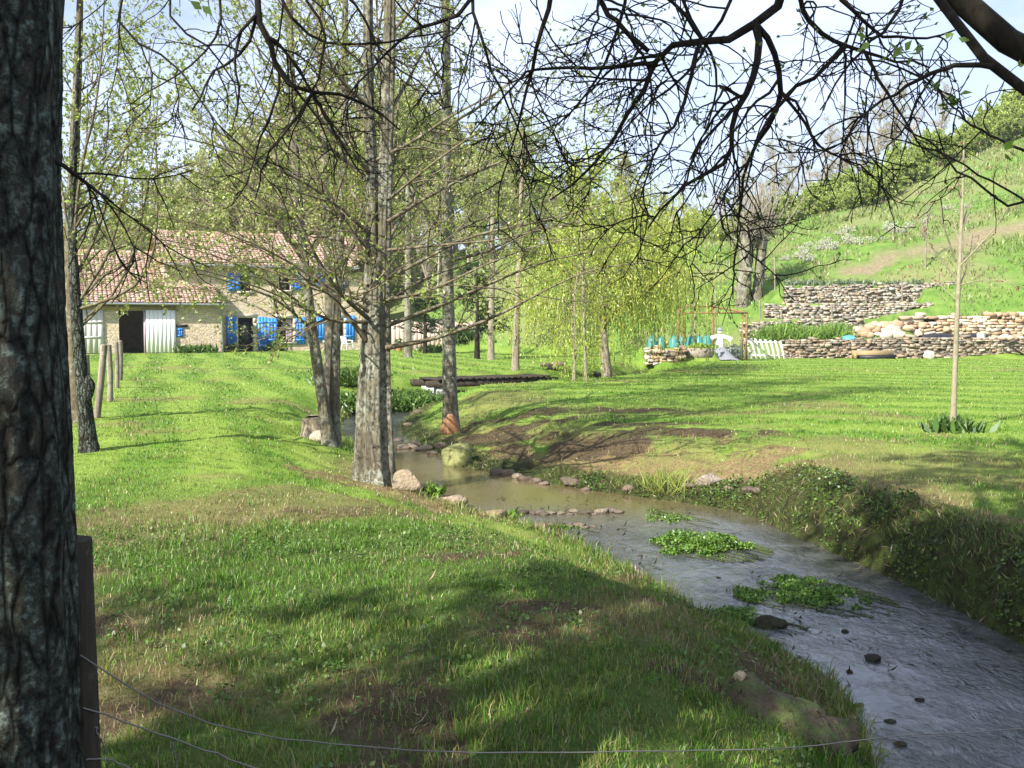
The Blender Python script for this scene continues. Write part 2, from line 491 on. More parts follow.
# ------------------------------------------------------------------ vegetation generator
def spawn(P, R, k, t0, t1, ang, angj, length, n=5, jit=.12, trop=(0, 0, 0), rr=.55, fall=.4, rend=.35, rmin=.0015, flatten=0.0):
    B, n0, _ = P.shape
    t = rng.uniform(t0, t1, (B, k)); x = t * (n0 - 1); i = np.minimum(x.astype(int), n0 - 2); f = (x - i)[..., None]
    bi = np.arange(B)[:, None]
    pos = P[bi, i] * (1 - f) + P[bi, i + 1] * f
    tan = norm(P[bi, i + 1] - P[bi, i]); rad = R[bi, i] * (1 - f[..., 0]) + R[bi, i + 1] * f[..., 0]
    v = rng.normal(size=pos.shape); v[..., 2] *= (1 - flatten)
    perp = norm(v - (v * tan).sum(-1, keepdims=True) * tan)
    a = np.radians(ang + rng.normal(0, angj, (B, k)))[..., None]
    d = norm(np.cos(a) * tan + np.sin(a) * perp)
    L = (length * (1 - fall * t) * rng.uniform(.55, 1.25, (B, k))).reshape(-1, 1)
    pos = pos.reshape(-1, 3); d = d.reshape(-1, 3); rad = np.maximum(rad.reshape(-1) * rr, rmin)
    out = [pos]; tr = np.asarray(trop, float)
    for _ in range(n - 1):
        d = norm(d + rng.normal(0, jit, d.shape) + tr)
        pos = pos + d * L / (n - 1); out.append(pos)
    Pn = np.stack(out, 1)
    Rn = rad[:, None] * np.linspace(1, rend, n)[None]
    return Pn, np.maximum(Rn, rmin * .6)

def along(P, per, t0=.2, t1=1.0):
    B, n, _ = P.shape
    t = rng.uniform(t0, t1, (B, per)); x = t * (n - 1); i = np.minimum(x.astype(int), n - 2); f = (x - i)[..., None]
    bi = np.arange(B)[:, None]
    return (P[bi, i] * (1 - f) + P[bi, i + 1] * f).reshape(-1, 3), norm(P[bi, i + 1] - P[bi, i]).reshape(-1, 3)

def pal(n, cols, w=None, var=.15):
    cols = np.asarray(cols, float)
    c = cols[rng.choice(len(cols), n, p=w)]
    return np.clip(c * rng.lognormal(0, var, (n, 1)), .003, .95)

SPRING = [(.21, .29, .045), (.28, .35, .065), (.16, .24, .04), (.34, .37, .10)]
WILLOW = [(.36, .46, .05), (.43, .52, .08), (.29, .40, .045), (.48, .53, .12)]
OLIVE = [(.15, .22, .04), (.20, .27, .05), (.25, .30, .07)]
DEEP = [(.035, .07, .015), (.055, .10, .02), (.08, .13, .025)]
STRAWC = [(.30, .23, .12), (.22, .15, .07), (.38, .31, .18), (.16, .10, .05)]
GREENS = [(.066, .155, .014), (.095, .21, .018), (.125, .255, .025), (.165, .29, .036), (.05, .115, .012)]

def stem_mesh(P, R, sides=14, flute=0.0, nz=.12, seed=0, flare=0.0, n=40, nsc=3.0, ridge=0.0):
    """a trunk surface with ribs, bulges and root flare"""
    P = resample(np.c_[P, R], n); R = P[:, 3]; P = P[:, :3]
    mb = MB()
    T = norm(np.gradient(P, axis=0)); Nn = norm(np.cross(T, np.array([[0, 1., .01]]))); Bn = np.cross(T, Nn)
    th = np.arange(sides) * 2 * np.pi / sides
    s = np.linspace(0, np.linalg.norm(P[-1] - P[0]), n)
    q = np.stack(np.broadcast_arrays(np.cos(th)[None] * nsc * .5, np.sin(th)[None] * nsc * .5, s[:, None] * nsc * .35), -1)
    r = R[:, None] * (1 + nz * 2 * (fbm(q + seed, 3, seed) - .5))
    if flute:
        fl = np.cos(th[None] * 5 + seed + 2.2 * (vnoise(q * .4 + 9, seed) - .5)) * .5 + np.cos(th[None] * 9 + 1.3 * seed + s[:, None] * .25) * .35
        r = r * (1 + flute * fl)
    if ridge:
        rad = R.mean(); q2 = np.stack(np.broadcast_arrays(np.cos(th)[None] * 26 * rad, np.sin(th)[None] * 26 * rad, s[:, None] * 4.5), -1)
        q2 = q2 + (fbm(q2 * 1.7, 2, seed + 2)[..., None] - .5) * 1.2
        r = r * (1 + ridge * ((1 - np.abs(2 * fbm(q2, 3, seed + 9) - 1) * 2.2)))
    if flare:
        r = r * (1 + flare * np.exp(-s / .22)[:, None] * (1 + .35 * np.cos(th[None] * 4 + seed)))
    V = P[:, None] + r[..., None] * (np.cos(th)[None, :, None] * Nn[:, None] + np.sin(th)[None, :, None] * Bn[:, None])
    idx = np.arange(n * sides).reshape(n, sides); a = idx[:-1]; b = idx[1:]
    mb.add(V, np.stack([a, np.roll(a, -1, 1), np.roll(b, -1, 1), b], -1).reshape(-1, 4))
    mb.add(np.vstack([V[-1], P[-1:] + T[-1:] * R[-1] * .3]), [[i, (i + 1) % sides, sides] for i in range(sides)])
    return mb

def crown_from(limbs, radii, m_twig, m_lf, root, origin, tw=7, tw2=4, ltw=1.0, ltw2=.45, leaf=.04, per=3, cols=SPRING, trop1=(0, 0, .05), trop2=(0, 0, .02),
               jit=.16, ang=48, sides=5, limbs_extra=None, aspect=.6, droop=0.0, flatten=0.0, wts=None, cover=1.0):
    """limbs (B,n,3) -> a crown mesh of limbs and twigs with its leaves"""
    mb = MB()
    mb.tubes(limbs, radii, sides)
    P1, R1 = spawn(limbs, radii, tw, .12, 1.0, ang, 14, ltw, 6, jit, trop1, .55, .45, .3, .003, max(flatten, .35))
    mb.tubes(P1, R1, 4)
    P2, R2 = spawn(P1, R1, tw2, .15, 1.0, ang, 16, ltw2, 5, jit, trop2, .6, .3, .4, .0022, flatten)
    mb.tubes(P2, R2, 3)
    cr = mb.build('crown', m_twig, root, True, origin)
    lf = MB()
    if per:
        pos, dr = along(P2, per, .2, 1.0)
        keep = fbm(pos * .9, 2, 77) < cover if cover < 1 else np.ones(len(pos), bool)
        pos, dr = pos[keep], dr[keep]
        lf.leaves(pos, leaf * rng.uniform(.6, 1.35, len(pos)), pal(len(pos), cols, wts), aspect, .3, dr * .5 + rng.normal(size=dr.shape) * .5, droop)
        pos, dr = along(P1, max(1, per // 2), .4, 1.0)
        lf.leaves(pos, leaf * rng.uniform(.6, 1.3, len(pos)), pal(len(pos), cols, wts), aspect, .3, None, droop)
        lf.build('foliage', m_lf, root, False, origin)
    return cr

def limb_set(paths, n=14):
    """manual limbs [(points, r0, r1)] -> arrays"""
    P = np.stack([resample(chaikin(p, 1), n) for p, _, _ in paths])
    R = np.stack([b + (a - b) * (1 - np.linspace(0, 1, n)) ** 1.5 for _, a, b in paths])
    return P, R

# ------------------------------------------------------------------ material instances
M_leaf = m_leaf('young_leaves', .45)
M_blade = m_leaf('grass_blades', .30)
M_weed = m_leaf('dark_leaves', .3)
M_dark = m_bark('shaded_bark', (.010, .008, .006), (.022, .018, .012), (.040, .034, .023), (.07, .085, .05), .25, 1.6, .4, .6, .01)  # bark colour darkened to paint in the shade on the overhead branches
def m_cracked_bark():
    t = NT('old_rough_bark'); c0 = t.coord(); c = t.coord((1, 1, .30))
    dn = t.n('TexNoise', {'Scale': 9, 'Detail': 4, 'Vector': c})
    cw = t.n('VectorMath', {0: c, 1: t.n('VectorMath', {0: dn.outputs['Color'], 1: (.09, .09, .09)}, operation='MULTIPLY').outputs[0]}, operation='ADD').outputs[0]
    e = t.n('TexVoronoi', {'Scale': 21, 'Vector': cw}, feature='DISTANCE_TO_EDGE').outputs['Distance']
    plate = t.ramp(e, [(.0, 0), (.16, .6), (.45, 1)])
    fine = t.noise(75, 6, c, .7)
    base = t.mix(fine, (.024, .021, .016), (.105, .092, .070))
    base = t.mix(t.ramp(t.noise(5, 3, c0), [(.4, 0), (.65, .6)]), base, (.060, .066, .040))
    base = t.mix(plate, (.006, .005, .004), base)
    li = t.n('TexNoise', {'Scale': 42, 'Detail': 9, 'Roughness': .78, 'Vector': c0}).outputs[0]
    patch = t.ramp(t.noise(6.5, 5, c0, .7), [(.38, 0), (.52, 1)])
    m = t.math('MULTIPLY', t.math('MULTIPLY', t.ramp(li, [(.44, 0), (.54, 1)]), patch), t.ramp(plate, [(.2, .15), (.7, 1)]))
    lc = t.mix(t.noise(120, 4, c0, .7), (.085, .11, .092), (.24, .285, .24))
    col = t.mix(m, base, lc)
    h = t.math('ADD', t.math('MULTIPLY', plate, 1.0), t.math('ADD', t.math('MULTIPLY', fine, .35), t.math('MULTIPLY', t.math('MULTIPLY', m, li), .7)))
    return t.princ(col, .95, t.bump(h, 1.0, .018), .1)
M_oak = m_cracked_bark()
M_alder = m_bark('alder_bark', (.03, .025, .016), (.105, .089, .057), (.20, .172, .115), (.36, .37, .29), .85, 1.7, .18, 1.0, .04)
M_pale = m_bark('pale_bark', (.10, .08, .055), (.21, .175, .125), (.32, .28, .20), (.40, .40, .33), .5, 1.2, .2, .8, .03)
M_twig = m_bark('grey_brown_twigs', (.05, .04, .026), (.11, .09, .055), (.18, .155, .10), (.30, .31, .22), .5, 1.2, .5, .4, .01)
M_wtwig = m_bark('willow_twigs', (.16, .15, .04), (.26, .25, .06), (.34, .33, .10), (.3, .3, .12), .2, 1.2, .5, .3, .01)
M_bgtwig = m_bark('distant_twigs', (.18, .155, .12), (.29, .255, .20), (.38, .34, .28), (.40, .39, .32), .3, .6, .5, .2, .01)
M_sap = m_bark('sapling_bark', (.14, .12, .075), (.235, .21, .135), (.33, .305, .20), (.42, .43, .33), .3, 1.5, .3, .4, .01)
M_stone = m_tint('field_stone', .95, 9, .35, .7, .03)
M_rock = m_tint('stream_rock', .85, 16, .6, .9, .04)
M_masonry = m_house_stone()
M_dress = m_plain('dressed_limestone', (.50, .44, .34), .9, 3, .18)
M_blue = m_plain('blue_paint', (.035, .20, .62), .45, 3, .12, .08)
M_white = m_plain('white_paint', (.80, .79, .78), .55, 2, .05, .05)
M_offw = m_plain('worn_white_boards', (.55, .53, .50), .75, 3, .18)
M_darkw = m_plain('dark_joinery', (.035, .025, .02), .6, 6)
M_beam = m_plain('oak_lintel', (.27, .20, .10), .85, 5, .3)
M_tile = m_tint('canal_tiles', .9, 6, .25, .4, .02)
M_zinc = m_plain('zinc', (.30, .31, .32), .45, 6, .15, .1, .5, .6)
M_wood = m_bark('weathered_post', (.09, .075, .055), (.21, .18, .14), (.34, .30, .24), (.38, .38, .32), .4, 1.2, .12, .6, .01)
M_dkwood = m_bark('wet_dark_wood', (.018, .015, .011), (.046, .038, .028), (.08, .066, .048), (.14, .13, .09), .2, 1.2, .12, .8, .02)
M_wire = m_plain('galvanised_wire', (.20, .185, .165), .5, 40, .3, .1, .5, .7)
M_rust = m_plain('rusty_orange_steel', (.19, .105, .05), .8, 9, .35)
M_teal = m_plain('teal_plastic', (.045, .20, .185), .4, 3, .08, .05)
M_cloth = m_plain('white_cloth', (.82, .80, .82), .9, 6, .04)
M_tarp = m_plain('grey_sheet', (.20, .21, .225), .55, 5, .15)
M_black = m_plain('black_plastic', (.02, .02, .022), .5, 4)
M_bluetarp = m_plain('light_blue_plastic', (.08, .42, .62), .4, 4)
M_terra = m_plain('terracotta', (.42, .19, .10), .8, 8)
M_cut = m_plain('fresh_cut_wood', (.30, .155, .075), .9, 22, .55, .6)
M_tip = m_plain('sunlit_tip_tone', (.42, .33, .20), .9, 30, .4, .5)  # pale tone standing in for sunlight on the stump's tip
M_cutpale = m_plain('pale_cut_wood', (.70, .63, .50), .8, 12, .15, .3)
M_blossom = m_leaf('white_blossom', .3)
M_render = m_plain('pinkish_roughcast', (.40, .31, .26), .95, 1.4, .2, .5)
def m_glass():
    t = NT('window_glass')
    return t.princ((.02, .022, .025), .05, None, .6)
M_glass = m_glass()
M_curtain = m_plain('lilac_curtain', (.35, .28, .31), .9, 5)

def m_water():
    t = NT('stream_water'); c = t.coord()
    y = t.n('SeparateXYZ', {0: c}).outputs[1]
    pool = t.math('MULTIPLY', t.ramp(t.math('MULTIPLY_ADD', y, .03125, .0), [(.33, 0), (.40, 1)]), t.ramp(t.math('MULTIPLY', y, .03125), [(.57, 1), (.62, 0)]))
    # flow runs along y near the camera
    w1 = t.noise(5.5, 5, t.coord((1.0, .55, 1)), .62, .8); w2 = t.noise(16, 4, t.coord((1.0, .6, 1)), .6, 1.2)
    h = t.math('ADD', w1, t.math('MULTIPLY', w2, .55))
    rough_ = t.ramp(t.noise(.8, 4, c, .6), [(.38, .14), (.60, .46)])
    st = t.n('Mix', {0: pool, 2: rough_, 3: .04})
    nrm = t.n('Bump', {'Height': h, 'Strength': st.outputs[0], 'Distance': .07}).outputs[0]
    bed = t.ramp(t.noise(2.2, 7, c, .72), [(.30, (.016, .016, .013)), (.48, (.045, .046, .044)), (.66, (.085, .087, .088))])  # bed patches; the paler blue grey also paints in some sky reflection
    bed = t.mix(pool, bed, (.105, .085, .040))
    return t.princ(bed, .08, nrm, 1.0, IOR=1.333)
M_water = m_water()

# ------------------------------------------------------------------ ground, water
build_terrain()
def build_water():
    mb = MB(); n, m = 60, 40
    x = np.linspace(-7, 10, m); y = np.linspace(-13.5, 47, n)
    X, Y = np.meshgrid(x, y)
    V = np.stack([X, Y, np.full(X.shape, WZ)], -1).reshape(-1, 3)
    i = np.arange(n * m).reshape(n, m)
    mb.add(V, np.stack([i[:-1, :-1], i[:-1, 1:], i[1:, 1:], i[1:, :-1]], -1).reshape(-1, 4))
    o = mb.build('stream_water', M_water, smooth=True); tag(o, kind='structure')
build_water()

# ------------------------------------------------------------------ farmhouse and barn
TH = math.radians(24); E = np.array([math.cos(TH), math.sin(TH)]); NB = np.array([-math.sin(TH), math.cos(TH)])
OX = atz(222, 352.5, 0.0); OX = OX * (60.5 / OX[1]); ORG = np.array([OX[0], 60.5])

def fac(px, py, t=0.0):
    """facade coordinates (s, z) of a pixel on the plane at setback t"""
    d = ray(px, py); o = ORG + NB * t
    # (d.xy * k - o) . NB = 0
    k = (o @ NB) / (d[:2] @ NB)
    p = d[:2] * k
    return float((p - o) @ E), float(CAMZ + d[2] * k)
def fs(px, t=0.0): return fac(px, 330, t)[0]

def wall_open(mb, s0, s1, z0, z1, t, thick, ops, col=None):
    S = sorted({s0, s1, *[o[0] for o in ops], *[o[1] for o in ops]}); Z = sorted({z0, z1, *[o[2] for o in ops], *[o[3] for o in ops]})
    for a, b in zip(S[:-1], S[1:]):
        for c, d in zip(Z[:-1], Z[1:]):
            ms, mz = (a + b) / 2, (c + d) / 2
            if any(o[0] < ms < o[1] and o[2] < mz < o[3] for o in ops): continue
            mb.add([[a, t, c], [b, t, c], [b, t, d], [a, t, d]], [[0, 1, 2, 3]])
            mb.add([[a, t + thick, c], [b, t + thick, c], [b, t + thick, d], [a, t + thick, d]], [[3, 2, 1, 0]])
    for a, b, c, d in list(ops) + [(s0, s1, z0, z1)]:
        for p, q in (((a, c), (b, c)), ((b, c), (b, d)), ((b, d), (a, d)), ((a, d), (a, c))):
            mb.add([[p[0], t, p[1]], [q[0], t, q[1]], [q[0], t + thick, q[1]], [p[0], t + thick, p[1]]], [[0, 1, 2, 3]])
    return mb

TILEC = [(.35, .225, .165), (.385, .26, .195), (.41, .295, .23), (.37, .245, .18), (.335, .22, .165), (.42, .325, .26)]
def tile_roof(s0, s1, te, ze, tr, zr, sp=.25, row=.40, smax=None):
    """canal tiles: every tile a barrel of its own colour, each course lapping the one below"""
    run = math.hypot(tr - te, zr - ze); nr = int(run / row) + 1; ncol = int((s1 - s0) / sp)
    up = np.array([0, (tr - te) / run, (zr - ze) / run]); nn = np.array([0, -up[2], up[1]])
    k = np.linspace(0, np.pi, 6); mb = MB()
    r, c = np.meshgrid(np.arange(nr), np.arange(ncol), indexing='ij'); r = r.ravel(); c = c.ravel()
    N = len(r); cs = s0 + (c + .5) * sp + rng.normal(0, .012, N); st = te
    a0 = r * run / nr - .05 + rng.normal(0, .012, N); a1 = (r + 1) * run / nr + .02
    lift = rng.normal(.0, .008, N)
    V = np.zeros((N, 2, 6, 3))
    for j, (aa, hh, rad) in enumerate(((a0, .055, .5), (a1, .02, .43))):
        V[:, j, :, 0] = cs[:, None] - np.cos(k)[None] * sp * rad
        h = hh + lift[:, None] + np.sin(k)[None] * .055
        V[:, j, :, 1] = te + aa[:, None] * up[1] + h * nn[1]
        V[:, j, :, 2] = ze + aa[:, None] * up[2] + h * nn[2]
    idx = np.arange(N * 12).reshape(N, 2, 6)
    f = np.stack([idx[:, 0, :-1], idx[:, 0, 1:], idx[:, 1, 1:], idx[:, 1, :-1]], -1).reshape(-1, 4)
    mb.add(V, f, np.repeat(pal(N, TILEC, None, .07) * .84, 12, 0))
    # the under-course and the far slope
    mb.add([[s0, te, ze], [s1, te, ze], [s1, tr, zr], [s0, tr, zr], [s0, te, ze - .12], [s1, te, ze - .12], [s1, tr, zr - .12], [s0, tr, zr - .12]],
           [[0, 1, 2, 3], [7, 6, 5, 4], [0, 4, 5, 1], [1, 5, 6, 2], [0, 3, 7, 4]], (.22, .12, .08))
    tb = 2 * tr - te
    mb.add([[s0, tr, zr + .02], [s1, tr, zr + .02], [s1, tb, ze + .02], [s0, tb, ze + .02]], [[0, 1, 2, 3]], (.36, .2, .13))
    ns = int((s1 - s0) / .45)
    for i in range(ns):
        a = s0 + (s1 - s0) * i / ns; b = s0 + (s1 - s0) * (i + 1.12) / ns
        mb.tubes([[a, tr, zr + .06], [b, tr, zr + .09]], [.13, .14], 8, pal(1, TILEC)[0][None])
    return mb

def shutter(mb_name, s0, s1, z0, z1, t, parent, ajar=0.0, mat=None):
    mb = MB(); n = 3; w = (s1 - s0) / n
    for i in range(n):
        mb.box(((s0 + w * (i + .5)), t, (z0 + z1) / 2), (w * .97, .035, z1 - z0))
    o = mb.build(mb_name, mat or M_blue, parent)
    for z in (z0 + (z1 - z0) * .16, z0 + (z1 - z0) * .84): MB().box(((s0 + s1) / 2, t - .0305, z), ((s1 - s0) * .94, .022, .09)).build('batten', mat or M_blue, o)
    m3 = MB(); m3.box((s1 - .08 if s1 - s0 > .4 else s1 - .05, t - .05, (z0 + z1) / 2), (.05, .03, .12)); m3.build('latch', M_darkw, o)
    return o

def window(s0, s1, z0, z1, t, parent, door=False, curtain=False):
    fr = MB(); w = .06
    for a, b in (((s0, z0), (s1, z0)), ((s0, z1), (s1, z1)), ((s0, z0), (s0, z1)), ((s1, z0), (s1, z1)), (((s0 + s1) / 2, z0), ((s0 + s1) / 2, z1))):
        dx = .03 if a[0] == s0 and b[0] == s0 else -.03 if a[0] == s1 and b[0] == s1 else 0
        dz = .03 if a[1] == b[1] == z0 else -.03 if a[1] == b[1] == z1 else 0
        fr.bar([a[0] + dx, t + .2, a[1] + dz], [b[0] + dx, t + .2, b[1] + dz], w, w)
    fr.bar([s0, t + .203, z0 + (z1 - z0) * .6], [s1, t + .203, z0 + (z1 - z0) * .6], .04, .04)
    o = fr.build('door_frame' if door else 'window', M_darkw, parent)
    g = MB(); g.box(((s0 + s1) / 2, t + .235, (z0 + z1) / 2), (s1 - s0, .012, z1 - z0)); g.build('pane', M_glass, o)
    if curtain:
        cu = MB(); n = 14; x = np.linspace((s0 + s1) / 2 + .05, s1 - .05, n); yy = t + .17 + .015 * np.sin(np.arange(n) * 1.7)
        cu.add(np.r_[np.c_[x, yy, np.full(n, z0 + .05)], np.c_[x, yy, np.full(n, z1 - .05)]], [[i, i + 1, n + i + 1, n + i] for i in range(n - 1)])
        cu.build('curtain', M_curtain, o)
    return o

def surround(s0, s1, z0, z1, t, parent, sill=True):
    mb = MB(); w = .2
    rows = max(2, int((z1 - z0) / .32)); hh = (z1 - z0) / rows
    for i in range(rows):
        for side, x in ((-1, s0), (1, s1)):
            ww = w * (1.25 if i % 2 else .85)
            mb.box((x + side * ww / 2, t + .03, z0 + hh * (i + .5)), (ww, .1, hh - .012), jit=.015)
    mb.box(((s0 + s1) / 2, t + .028, z1 + .14), (s1 - s0 + .5, .11, .26), jit=.01)
    if sill: mb.box(((s0 + s1) / 2, t + .0, z0 - .07), (s1 - s0 + .4, .2, .13), jit=.01)
    return mb.build('stone_surround', M_dress, parent)

def build_house():
    rot = TH
    # ---- low barn
    barn = thing('barn', 'low stone barn with wide tiled roof, white sliding doors and an open dark doorway', 'barn', (*ORG, 0), rot)
    sL = fs(8); eave = 2.92
    d0, d1 = fs(119), fs(146); w0, w1 = fs(146), fs(175.5); l0, l1 = fs(70), fs(103.5)
    zt = fac(130, 310.5)[1]
    sw0, sw1 = fs(176.5), fs(183); z0, z1 = fac(180, 337)[1], fac(180, 328)[1]
    mb = MB()
    wall_open(mb, sL, 0, -.3, eave - .12, 0, .5, [(d0, d1, -.3, zt), (l0, l1, -.3, zt)])
    mb.add([[0, .5, -.3], [0, 9, -.3], [0, 9, eave - .1], [0, .5, eave - .1]], [[0, 1, 2, 3]])
    mb.add([[sL, .5, -.3], [sL, 16, -.3], [sL, 16, eave], [sL, 8.2, 6.2], [sL, .5, eave]], [[0, 1, 2]]).add([[sL, .5, -.3], [sL, 16, eave], [sL, 8.2, 6.2], [sL, .5, eave]], [[0, 1, 2, 3]])
    mb.add([[sL, 16, -.3], [0, 16, -.3], [0, 16, eave], [sL, 16, eave]], [[0, 1, 2, 3]])
    mb.build('wall', M_masonry, barn)
    rf = tile_roof(sL - .3, .12, -.45, eave, 8.3, 6.30).build('roof', M_tile, barn)
    lam = MB()
    lam.bar([fs(70), -.03, zt + .16], [fs(176), -.03, zt + .16], .14, .28); lam.build('lintel_beam', M_beam, barn)
    g = MB(); g.tubes([[sL - .2, -.53, eave - .04], [.18, -.53, eave - .06]], [.07, .07], 8); gg = g.build('gutter', M_zinc, barn)
    g = MB(); g.tubes([[.02, -.53, eave - .06], [.02, -.25, eave - .4], [.02, -.1, eave - .55], [.02, -.1, 0]], [.055] * 4, 8); g.build('downpipe', M_zinc, barn)
    def slab_door(a, b, mat, t, boards):
        mb = MB(); w = (b - a) / boards
        for i in range(boards): mb.box((a + w * (i + .5), t - (i % 2) * .002, zt / 2 + .03), (w, .05, zt - .02))
        o = mb.build('sliding_door', mat, barn)
        r = MB(); r.bar([a - .2, t, zt + .04], [b + .2, t, zt + .04], .05, .05); r.build('rail', M_zinc, o)
        return o
    slab_door(w0, w1, M_white, -.1, 7)
    o = slab_door(l0, l1, M_offw, -.06, 6); o['label'] = 'greyish white door with a cross rail'
    c = MB()
    for z in (zt * .38, zt * .72): c.bar([l0 + .02, -.1, z], [l1 - .02, -.1, z], .03, .12)
    c.build('cross_rail', M_offw, o)
    j = MB(); j.box((d1 - .06, .1, zt / 2), (.12, .3, zt)); j.build('door_jamb', M_curtain, barn)
    shutter('shutter', sw0, sw1, z0, z1, -.03, barn)
    s = MB(); s.box(((sw0 + sw1) / 2, -.008, z1 + .12), (.9, .12, .16)); s.build('shutter_lintel', M_darkw, barn)
    # ---- two storey house, set back
    T0 = 2.2
    house = thing('farmhouse', 'two storey stone farmhouse with bright blue shutters and a tiled roof', 'house', (*ORG, 0), rot)
    sH0, sH1 = fs(166, T0), fs(377, T0); ez = 5.35
    def rc(x0, x1, y0, y1, t=T0):
        a, zb = fac(x0, y1, t); b, za = fac(x1, y0, t); return (a, b, zb, za)
    dr = rc(238.5, 253, 318, 353); dr = (dr[0], dr[1], -.2, dr[3])
    w1_ = rc(277.5, 293, 318.5, 342); w2_ = rc(325.5, 344, 318, 340.5)
    u1 = rc(240, 250.5, 276, 291); u2 = rc(279, 290, 274.5, 290); u3 = rc(326, 336, 275, 290)
    mb = MB(); wall_open(mb, sH0, sH1, -.3, ez - .1, T0, .55, [dr, w1_, w2_, u1, u2, u3])
    D = 9.0
    for s in (sH0, sH1):
        mb.add([[s, T0, -.3], [s, T0 + D, -.3], [s, T0 + D, ez - .1], [s, T0, ez - .1]], [[0, 1, 2, 3]])
        mb.add([[s, T0, ez - .1], [s, T0 + D, ez - .1], [s, T0 + D / 2, ez + 2.0]], [[0, 1, 2]])
    mb.add([[sH0, T0 + D, -.3], [sH1, T0 + D, -.3], [sH1, T0 + D, ez], [sH0, T0 + D, ez]], [[0, 1, 2, 3]])
    mb.add([[sH0, T0 + .6, 2.7], [sH1, T0 + .6, 2.7], [sH1, T0 + D - .1, 2.7], [sH0, T0 + D - .1, 2.7]], [[0, 1, 2, 3]])
    mb.build('wall', M_masonry, house)
    tile_roof(sH0 - .35, sH1 + .35, T0 - .45, ez, T0 + D / 2, ez + 2.25).build('roof', M_tile, house)
    g = MB(); g.tubes([[sH0, T0 - .53, ez - .04], [sH1 + .3, T0 - .53, ez - .05]], [.07, .07], 8); g.build('gutter', M_zinc, house)
    for op, sill in ((dr, False), (w1_, True), (w2_, True), (u1, True), (u2, True), (u3, True)):
        surround(*op, T0, house, sill)
    window(*dr, T0, house, True)
    window(*w1_, T0, house, False, True); window(*w2_, T0, house); window(*u1, T0, house); window(*u2, T0, house); window(*u3, T0, house)
    for x0, x1, y0, y1, nm in ((226.5, 236.5, 316.5, 349.5, 'door_shutter'), (258, 267, 317, 353.5, 'door_shutter'), (267.4, 277, 318, 344, 'shutter'),
                               (296, 305, 317.5, 344, 'shutter'), (316, 324.5, 317, 341, 'shutter'), (345.5, 354.5, 315.5, 340, 'shutter'),
                               (228, 240, 273.5, 291, 'shutter'), (290.5, 302, 273, 290, 'shutter'), (317, 325.5, 273, 290, 'shutter'), (337, 346, 273, 290, 'shutter')):
        a, b, zb, za = rc(x0, x1, y0, y1)
        shutter(nm, a, b, max(zb, .03), za, T0 - .075, house)
    # ---- pink garden wall to the right of the house
    A = atz(392, 350.5, -.0); A = A * (66 / A[1]); B_ = at(497, 350, 66.5)
    wl = thing('garden_wall', 'pinkish roughcast wall with a pale end pier behind the slim trees', 'wall', (A[0], 66, 0)); wl['kind'] = 'thing'
    m = MB(); L = B_[0] - A[0]; n = 24
    for i in range(n):
        h = 1.95 + .12 * math.sin(i * .7) - .02 * i * .2
        m.box((L * (i + .5) / n, 0, h / 2 - .2), (L / n + .004, .45, h + .4))
    m.build('panel', M_render, wl)
    m = MB(); m.box((L - .15, -.06, .9), (.36, .62, 2.3)).box((L - .15, -.06, 2.1), (.46, .7, .1)); m.build('pier', M_dress, wl)
    return barn, house
build_house()

# white plastic chair by the house front
def build_chair():
    p = ORG + E * fs(347, .9) + NB * .9
    z = H1(*p)
    c = thing('garden_chair', 'white plastic garden chair standing in front of the farmhouse', 'chair', (*p, z), TH + .5)
    for x in (-.24, .24):
        for y in (-.22, .22):
            MB().bar([x * 1.1, y * 1.1, 0], [x, y, .44], .05).build('leg', M_white, c)
        MB().bar([x * 1.08, -.24, .66], [x * 1.08, .24, .68], .06, .03).bar([x * 1.08, -.22, .44], [x * 1.08, -.22, .66], .05).build('armrest', M_white, c)
    MB().box((0, 0, .45), (.52, .5, .04)).build('seat', M_white, c)
    b = MB()
    for i in range(6): b.bar([-.2 + i * .08, .23, .45], [-.21 + i * .084, .36, .9], .05, .02)
    b.bar([-.25, .365, .91], [.25, .365, .91], .03, .07); b.build('backrest', M_white, c)
build_chair()

# plants along the house front
def tuft_plant(name, loc, label, cat, n=60, h=.5, r=.35, cols=DEEP, group=None, wide=.09, mat=None, broad=True):
    mb = MB(); pos = np.c_[rng.normal(0, r * .45, (n, 2)), np.zeros(n)]
    d = np.c_[rng.normal(0, .45, (n, 2)), np.ones(n)]
    L = h * rng.uniform(.5, 1.1, n)
    mb.leaves(pos, L, pal(n, cols), wide / h, 0, d)
    p2 = np.c_[rng.normal(0, r * .5, (n, 2)), rng.uniform(.15, .8, n) * h]
    if broad: mb.leaves(p2, min(h * .35, .11) * 1.0 if wide < .08 else h * .35 * rng.uniform(.6, 1.2, n), pal(n, cols), .5, .4)
    o = mb.build(name, mat or M_weed, None, False, loc=loc)
    return tag(o, label, cat, group)
for px, lab in ((184, 'low leafy plant at the foot of the barn wall beside the white door'), (196, 'middle leafy plant at the foot of the barn stone wall'), (208, 'leafy green plant under the barn wall, between its neighbour and the downpipe'), (232, 'green plant at the barn corner beside the blue door shutter'), (276, 'rounded green plant under the farmhouse ground floor window')):
    t = -.35 if px < 222 else 1.7
    p = ORG + E * fs(px, t) + NB * t
    tuft_plant('border_plant', (*p, H1(*p) - .02), lab, 'plant', 90, .62 if px < 270 else .8, .62, [(.08, .15, .02), (.12, .2, .03), (.05, .10, .015)], 'plants along the house front', .13)

